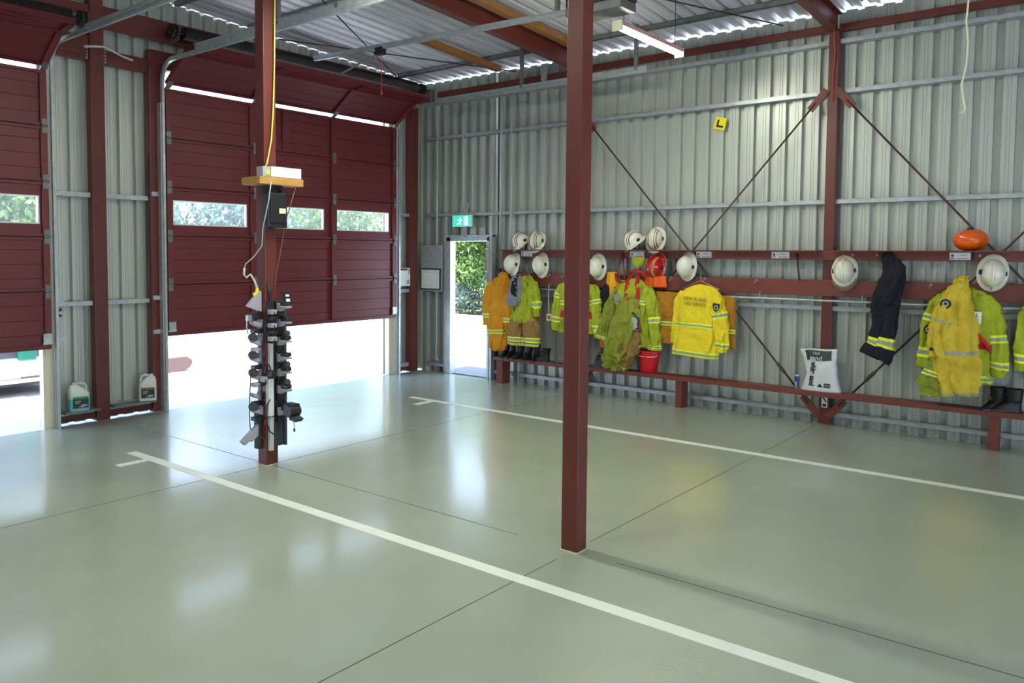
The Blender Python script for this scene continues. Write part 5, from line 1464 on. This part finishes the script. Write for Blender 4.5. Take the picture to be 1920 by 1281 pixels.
# charger cradles: left side (towards -x) and right side (towards -y)
def cradle_left(z, label, radio):
    t = thing('charger_cradle', label, 'cradle', (-5.33, -2.98, z), 'cradles on the left of the equipment post')
    mb = MB(); mb.prism([(0, .0), (-.085, .035), (-.10, .06), (-.085, .07), (-.02, .05), (0, .09)], lambda a, b: (-5.312 + a, -3.02, z + b), lambda a, b: (-5.312 + a, -2.945, z + b)); mb.build('wedge', M['grey_plastic'], t, bevel=.004)
    mb = MB(); mb.bx(-5.40, -5.312, -3.02, -2.95, z - .045, z - .01); mb.build('clip', M['black_plastic'] if radio != 1 else M['grey_plastic'], t, bevel=.005)
    if radio:
        mb = MB(); mb.lathe([(.0, -.035), (.032, -.035), (.036, -.02), (.036, .02), (.032, .035), (0, .035)], 18, Matrix.Translation((-5.395, -2.99, z + .085)) @ Matrix.Rotation(PI / 2, 4, 'X')); mb.build('torch_head', M['dark_board'], t, smooth=40)
    return t


zl = [(1.255, 0, 'topmost'), (1.09, 1, 'second from top'), (.93, 2, 'third from top'), (.77, 1, 'fourth from top'), (.60, 0, 'second from bottom'), (.46, 2, 'lowest')]
for z, r_, nm in zl:
    cradle_left(z, nm + ' grey cradle on the left side of the equipment post', r_)
def cradle_right(z, label, radio):
    t = thing('radio_cradle', label, 'cradle', (-5.2, -3.12, z), 'cradles on the right of the equipment post')
    yb = -3.084
    mb = MB(); mb.bx(-5.235, -5.15, yb - .03, yb, z - .03, z + .06); mb.build('back', M['black_plastic'], t, bevel=.005)
    mb = MB(); mb.prism([(0, -.02), (.05, -.035), (.085, -.01), (.17, .0), (.175, .018), (.07, .022), (.04, .04), (0, .05)], lambda a, b: (-5.225, yb - a, z + b), lambda a, b: (-5.165, yb - a, z + b)); mb.build('holder', M['grey_plastic'], t, bevel=.005)
    mb = MB(); mb.bx(-5.222, -5.162, yb - .16, yb - .07, z + .022, z + .06); mb.build('lamp_body', M['black_plastic'], t, bevel=.008)
    if radio:
        mb = MB(); mb.lathe([(0, 0), (.028, .004), (.032, .03), (.02, .05), (0, .052)], 16, Matrix.Translation((-5.192, yb - .13, z + .058))); mb.build('lamp_head', M['dark_board'], t, smooth=40)
    mb = MB(); mb.bx(-5.23, -5.155, yb - .045, yb, z - .10, z - .035); mb.build('charger_base', M['dark_steel'], t, bevel=.005)
    return t


zr = [(1.44, 0, 'topmost'), (1.30, 0, 'second from top'), (1.13, 1, 'third from top'), (.98, 0, 'fourth from top'), (.85, 1, 'third from bottom'), (.69, 1, 'second from bottom'), (.49, 0, 'lowest')]
for z, r_, nm in zr:
    cradle_right(z, nm + ' dark cradle on the right side of the equipment post', r_)
t = thing('handheld_radio', 'black handheld radio with white buttons at the top of the right-hand cradles', 'radio', (-5.19, -3.21, 1.46))
Mr = Matrix.Translation((-5.19, -3.215, 1.505)) @ Matrix.Rotation(R_(-14), 4, 'X')
def rb_(c, s): 
    m_ = MB(); m_.obox(c, s); m_.v = [tuple(Mr @ Vector(v)) for v in m_.v]; return m_
rb_((0, 0, .02), (.06, .035, .13)).build('body', M['black_plastic'], t, bevel=.006)
rb_((-.002, -.019, .045), (.04, .004, .02)).build('screen', M['white_plastic'], t)
rb_((-.002, -.019, .0), (.04, .004, .03)).build('keypad', M['white_plastic'], t)
t = thing('lantern', 'bulky black lantern sticking out at the bottom of the right-hand cradles', 'lantern', (-5.19, -3.25, .45))
mb = MB(); mb.obox((-5.19, -3.27, .535), (.10, .13, .10)); mb.build('body', M['black_plastic'], t, bevel=.012)
mb = MB(); mb.lathe([(.0, -.07), (.05, -.068), (.056, -.05), (.05, .05), (.0, .055)], 18, Matrix.Translation((-5.19, -3.30, .52)) @ Matrix.Rotation(PI / 2, 4, 'Y')); mb.build('drum', M['black'], t, smooth=40)
mb = MB(); mb.prism([(0, 0), (.09, -.01), (.12, .02), (.02, .05)], lambda a, b: (-5.23, -3.28 - a, .44 + b), lambda a, b: (-5.15, -3.28 - a, .44 + b)); mb.build('foot', M['dark_board'], t, bevel=.005)
mb = MB(); mb.tube([(-5.19, -3.30, .45), (-5.19, -3.305, .40), (-5.19, -3.31, .36)], .003, 6); mb.lathe([(0, 0), (.01, .004), (.008, .03), (0, .035)], 8, Matrix.Translation((-5.19, -3.31, .33))); mb.build('pull_tag', M['black'], t)
# odd bits on the left: yellow tag, white triangular clamp, black clamp, grey bracket
mb = MB(); mb.prism([(0, 0), (.05, .015), (.07, .08), (.03, .09), (.015, .05), (-.03, .04)], lambda a, b: (-5.335 + a * .6 - .04, -3.0, 1.53 + b), lambda a, b: (-5.335 + a * .6 - .04, -2.985, 1.53 + b))
tag(mb.build('yellow_tag', M['yellow'], loc=(-5.35, -3, 1.53)), 'small yellow tag tied left of the equipment post', 'tag')
t = thing('corner_clamp', 'pale triangular clamp on the left of the equipment post below the yellow tag', 'clamp', (-5.37, -2.98, 1.40))
mb = MB(); mb.prism([(0, 0), (-.15, .06), (-.02, .19), (0, .19)], lambda a, b: (-5.312 + a, -3.01, 1.40 + b), lambda a, b: (-5.312 + a, -2.97, 1.40 + b)); mb.build('plate', M['grey_plastic'], t, bevel=.004)
t = thing('spring_clip', 'black and silver spring clip poking out left of the equipment post', 'clip', (-5.4, -2.98, 1.28))
mb = MB(); mb.bx(-5.41, -5.313, -3.02, -2.96, 1.335, 1.40); mb.build('jaw', M['black'], t, bevel=.006)
mb = MB(); mb.bx(-5.46, -5.40, -3.0, -2.97, 1.325, 1.38); mb.tube([(-5.455, -2.985, 1.33), (-5.46, -2.985, 1.27), (-5.44, -2.985, 1.21)], .008, 6); mb.build('spring', M['steel_hw'], t, bevel=.004)
t = thing('angle_bracket', 'grey bent bracket sticking out low on the left of the equipment post', 'bracket', (-5.36, -2.97, .2))
mb = MB(); mb.bx(-5.35, -5.312, -2.99, -2.93, .15, .48); mb.build('back_plate', M['dark_board'], t, bevel=.003)
mb = MB(); mb.prism([(0, .12), (-.18, -.01), (-.14, -.05), (-.08, -.01), (-.07, -.03), (0, .02)], lambda a, b: (-5.35 + a, -3.0, .26 + b), lambda a, b: (-5.35 + a, -2.96, .26 + b)); mb.build('arm', M['grey_plastic'], t, bevel=.003)
# cables draped down the post
mb = MB(); mb.tube([(-5.30, -3.08, 1.66), (-5.275, -3.09, 1.56), (-5.30, -3.10, 1.42), (-5.325, -3.07, 1.28), (-5.335, -3.05, 1.1), (-5.335, -3.05, .9), (-5.345, -3.04, .7), (-5.335, -3.05, .55)], .009, 8)
tag(mb.build('black_cable', M['black'], loc=(-5.3, -3.08, 1.6), smooth=True), 'thick black cable running down the front of the equipment post', 'cable')
mb = MB(); mb.tube([(-5.30, -3.11, .62), (-5.33, -3.10, .56), (-5.335, -3.10, .42), (-5.315, -3.11, .33), (-5.27, -3.12, .29), (-5.225, -3.12, .31), (-5.20, -3.11, .40), (-5.20, -3.10, .48)], .006, 8)
tag(mb.build('black_cable', M['black'], loc=(-5.3, -3.1, .6), smooth=True), 'black cable looping low across the front of the equipment post', 'cable')
mb = MB(); mb.tube([(-5.41, -2.97, .82), (-5.42, -2.97, .66), (-5.425, -2.97, .5), (-5.42, -2.97, .36), (-5.39, -2.98, .28), (-5.33, -3.02, .26), (-5.30, -3.065, .22)], .0045, 6)
tag(mb.build('grey_cable', M['dark_board'], loc=(-5.4, -2.97, .8), smooth=True), 'thin grey cable bowing out left of the equipment post', 'cable')
mb = MB(); mb.tube([(-5.335 - .03 * math.cos(a), -3.12 + .01 * math.sin(a * 3), .905 + .028 * math.sin(a)) for a in [k * .5 for k in range(26)]], .006, 6)
tag(mb.build('coiled_cable', M['black'], loc=(-5.33, -3.12, .9), smooth=True), 'small coil of black cable halfway down the equipment post', 'cable')

# paint chip on the floor near the left door
mb = MB(); mb.prism([(0, 0), (.09, .02), (.10, .05), (.02, .04)], lambda a, b: (-5.23 + a, -.62 + b, .0005), lambda a, b: (-5.23 + a, -.62 + b, .004))
tag(mb.build('paper_scrap', M['grey_plastic'], loc=(-5.2, -.6, 0)), 'tiny scrap lying on the floor in front of the column between the doors', 'scrap')

# ------------------------------------------------------------------ outdoors
g = MB(); g.bx(-60, 60, .001, 7.4, -.3, -.03)
g.bx(.001, 60, -40, .001, -.3, -.03); g.bx(-60, XL - .001, -40, .001, -.3, -.03); g.bx(XL, 0, -40, YF - .001, -.3, -.03)
tag(g.build('ground', M['concrete']), kind='structure')
g = MB(); g.bx(-60, 60, 7.4, 70, -.3, -.02); tag(g.build('terrain', M['soil']), kind='structure')
g = MB(); g.bx(8.8, 60, -6, 7.4, -.03, -.005); tag(g.build('terrain', M['soil']), kind='structure')
g = MB(); g.bx(8.66, 8.8, -6, 7.3, -.03, .09); tag(g.build('kerb', M['concrete'], loc=(8.7, 0, 0)), kind='structure')
g = MB(); g.bx(-20, 8.66, 7.3, 7.42, -.03, .10); tag(g.build('kerb', M['concrete'], loc=(0, 7.3, 0)), kind='structure')
g = MB(); g.bx(.15, .95, -1.6, -.2, -.03, -.015); tag(g.build('gravel_patch', M['gravel'], loc=(.5, -.9, -.03)), kind='structure')


def tree(name, label, x, y, h, r, trunk_h, leaf, seed, n=3200, ls=.16, low=.15):
    rnd = random.Random(seed)
    t = thing(name, label, 'tree' if 'tree' in name else 'shrub', (x, y, -.02), group='trees and shrubs beyond the yard')
    if trunk_h > .3:
        mb = MB(); mb.tube([(x, y, -.1), (x + .06, y + .02, trunk_h * .5), (x - .05, y, trunk_h), (x + .1, y + .05, h * .8)], [.16, .13, .11, .03], 10)
        for k in range(5):
            a = rnd.random() * 6.28; zz = trunk_h * (.7 + .3 * rnd.random())
            mb.tube([(x, y, zz), (x + r * .4 * math.cos(a), y + r * .4 * math.sin(a), zz + h * .12), (x + r * .75 * math.cos(a), y + r * .75 * math.sin(a), zz + h * .2)], [.06, .04, .015], 6)
        mb.build('trunk', M['bark'], t, smooth=True)
    cl = [(x + rnd.uniform(-.55, .55) * r, y + rnd.uniform(-.55, .55) * r, h * (low + (1 - low) * rnd.random() * .9), rnd.uniform(.3, .55) * r) for _ in range(22)]
    mb = MB()
    for _ in range(n):
        c = cl[rnd.randrange(len(cl))]
        v = Vector((rnd.gauss(0, 1), rnd.gauss(0, 1), rnd.gauss(0, .8)))
        v = v.normalized() * c[3] * rnd.random() ** .4
        p = Vector(c[:3]) + v
        if p.z < .03: p.z = .03 + rnd.random() * .1
        s = ls * rnd.uniform(.6, 1.3)
        a = Vector((rnd.gauss(0, 1), rnd.gauss(0, 1), rnd.gauss(0, .6))).normalized(); b = a.orthogonal().normalized()
        b = Matrix.Rotation(rnd.random() * 6.28, 3, a) @ b; c2 = a.cross(b)
        mb.add([p - b * s * .5, p + c2 * s * .22, p + b * s * .5, p - c2 * s * .22], [(0, 1, 2, 3)])
    mb.build('crown', leaf, t, fix=False)
    return t


TR = [('leafy_tree', 'dense green tree standing nearest to the side doorway view', 10.4, 6.9, 4.4, 1.5, 1.0, 'leaf', .17),
      ('leafy_tree', 'tall green tree with pale trunk behind the side doorway view', 13.8, 9.0, 6.5, 2.2, 1.6, 'leaf', .22),
      ('garden_shrub', 'dark low shrub at the kerb in the left of the side doorway view', 9.6, 7.35, 1.2, .75, 0, 'leaf_grey', .11),
      ('garden_shrub', 'green low shrub at the kerb in the right of the side doorway view', 9.7, 5.8, 1.3, .8, 0, 'leaf_dark', .11),
      ('leafy_tree', 'dark leaning tree in the right of the side doorway view', 12.0, 6.2, 5.0, 1.6, 1.4, 'leaf_dark', .2),
      ('leafy_tree', 'green tree seen through the right window of the three-window door', 8.6, 12.6, 3.9, 2.7, 1.3, 'leaf', .24),
      ('leafy_tree', 'grey-green tree seen through the middle window of the three-window door', 4.9, 12.8, 3.8, 2.5, 1.3, 'leaf_grey', .24),
      ('leafy_tree', 'grey-leaved tree seen through the left window of the three-window door', 1.5, 12.0, 3.7, 2.3, 1.3, 'leaf_grey', .24),
      ('leafy_tree', 'green tree seen through the window of the door at the left edge', -1.7, 11.2, 3.6, 2.0, 1.3, 'leaf', .22),
      ('leafy_tree', 'dark tree standing behind the grey-leaved ones beyond the yard', 3.4, 18.5, 4.6, 3.6, 1.5, 'leaf_dark', .34),
      ('leafy_tree', 'broad dark tree in the far back of the side doorway view', 18.5, 13.0, 6, 3.6, 2, 'leaf_dark', .34),
      ('leafy_tree', 'far tree behind the green one at the right window', 11.6, 19.0, 4.8, 3.8, 1.5, 'leaf', .34),
      ('leafy_tree', 'green tree beyond the yard, left of the grey-leaved ones', -5.2, 11.8, 3.9, 2.2, 1.3, 'leaf', .24),
      ('leafy_tree', 'dark green tree at the far left end of the row beyond the yard', -9.4, 11.5, 4.2, 2.3, 1.3, 'leaf_dark', .24),
      ('leafy_tree', 'green tree at the right end of the bed outside the side doorway', 10.6, 3.2, 4.2, 1.6, 1.0, 'leaf', .2),
      ('leafy_tree', 'bushy tree at the left end of the bed outside the side doorway', 11.6, 9.6, 4.4, 1.9, 1.0, 'leaf', .2),
      ('garden_shrub', 'small sunlit shrub at the kerb under the right end of the three-window door', 5.6, 8.2, .7, .8, 0, 'leaf_dark', .10),
      ('garden_shrub', 'small sunlit shrub under the middle of the three-window door', 4.1, 8.3, .6, .7, 0, 'leaf', .10)]
for i, (nm, lb, x, y, h, r, th, lf, ls) in enumerate(TR):
    tree(nm, lb, x, y, h, r, th, M[lf], 100 + i, 2200 if 'shrub' in nm else 6500, ls)

# trailer outside the left door
t = thing('box_trailer', 'silver box trailer parked outside the left door opening', 'trailer', (-6.2, 3.2, -.03))
mb = MB(); mb.prism([(-8.6, .2), (-8.6, 1.3), (-4.45, 1.3), (-4.45, .30), (-4.52, .20), (-4.62, .15), (-8.5, .15)], lambda a, b: (a, 2.45, b), lambda a, b: (a, 4.0, b)); mb.build('body', M['silver'], t, bevel=.02)
mb = MB(); mb.bx(-8.4, -4.65, 2.425, 2.45, .50, 1.2); mb.build('dark_panel', M['dark_board'], t, bevel=.01)
mb = MB(); mb.tube([(-4.56, 2.43, 1.2), (-4.56, 2.43, .34), (-4.62, 2.43, .25), (-4.76, 2.43, .22), (-8.4, 2.43, .22)], .012, 8); mb.build('edge_trim', M['brown'], t, smooth=True)
for x in (-7.6, -6.7):
    mb = MB(); mb.lathe([(.0, -.1), (.20, -.1), (.31, -.08), (.33, -.04), (.33, .04), (.31, .08), (.2, .1), (0, .1)], 28, Matrix.Translation((x, 2.58, .30)) @ Matrix.Rotation(PI / 2, 4, 'X')); mb.build('wheel', M['tyre'], t, smooth=40)
mb = MB(); mb.bx(-8.5, -4.6, 2.6, 3.9, .10, .16); mb.bx(-4.6, -4.2, 3.1, 3.3, .16, .22); mb.build('chassis', M['dark_steel'], t)
t2 = thing('jerry_can', 'green canister hooked on the side of the silver trailer', 'canister', (-5.22, 2.36, .55))
mb = MB(); mb.bx(-5.33, -5.12, 2.30, 2.423, .47, .85); mb.build('body', M['green_bin'], t2, bevel=.02)
mb = MB(); mb.tube([(-5.30, 2.36, .85), (-5.28, 2.36, .90), (-5.17, 2.36, .90), (-5.15, 2.36, .85)], .012, 8); mb.build('handle', M['green_bin'], t2, smooth=True)
# low brown mound/block in the yard
t = thing('stone_slab', 'low rounded brown slab lying in the sunlit yard at the left of the middle opening', 'slab', (-3.0, 3.1, -.03))
mb = MB()
mb.prism([(-.7, 0), (.38, 0), (.50, .05), (.55, .13), (.52, .20), (.42, .25), (-.7, .24)], lambda a, b: (-2.95 + a, 2.95, b - .03), lambda a, b: (-2.95 + a, 3.3, b - .03)); mb.build('slab', M['slab_brown'], t, bevel=.02)

# ------------------------------------------------------------------ light and camera
wd = bpy.data.worlds.new('World'); bpy.context.scene.world = wd; wd.use_nodes = True
nt = wd.node_tree; bg = nt.nodes['Background']
tcw = nt.nodes.new('ShaderNodeTexCoord'); sep = nt.nodes.new('ShaderNodeSeparateXYZ'); cr = nt.nodes.new('ShaderNodeValToRGB')
nt.links.new(tcw.outputs['Generated'], sep.inputs[0]); nt.links.new(sep.outputs['Z'], cr.inputs['Fac'])
cr.color_ramp.elements[0].color = (.66, .80, 1, 1); cr.color_ramp.elements[1].color = (.36, .55, 1, 1)
nt.links.new(cr.outputs['Color'], bg.inputs['Color']); bg.inputs['Strength'].default_value = 4.4
sd = bpy.data.lights.new('sun', 'SUN'); sd.energy = 26.0; sd.angle = R_(.6); sd.color = (.86, .92, 1)
so = bpy.data.objects.new('sun', sd); C.objects.link(so)
so.rotation_euler = Vector((.75, .30, -4.8)).to_track_quat('-Z', 'Y').to_euler(); so.location = (0, 0, 20)

cam = bpy.data.cameras.new('camera'); co = bpy.data.objects.new('camera', cam); C.objects.link(co)
Rm = Matrix(((0.63945974, -0.76880206, 0.005884), (0.03744097, 0.03878429, 0.99854592), (0.76791237, 0.63830962, -0.05358569)))
rot = Matrix((Rm[0], Rm[1], -Rm[2])).transposed()
co.matrix_world = Matrix.Translation((-9.6629, -9.0775, 1.94257)) @ rot.to_4x4()
cam.sensor_fit = 'HORIZONTAL'; cam.sensor_width = 36; cam.lens = 1504.6 / 1920 * 36
cam.shift_x = (960 - 882.716) / 1920; cam.shift_y = (555.402 - 640.5) / 1920
cam.clip_start = .05; cam.clip_end = 300
sc = bpy.context.scene; sc.camera = co
sc.view_settings.view_transform = 'Standard'; sc.view_settings.look = 'None'; sc.view_settings.gamma = 1; sc.view_settings.use_curve_mapping = False
sc.view_settings.exposure = 0.4
sc.cycles.use_denoising = True
sc.cycles.max_bounces = 10; sc.cycles.diffuse_bounces = 6; sc.cycles.glossy_bounces = 4; sc.cycles.transparent_max_bounces = 16
sc.cycles.sample_clamp_indirect = 8.0
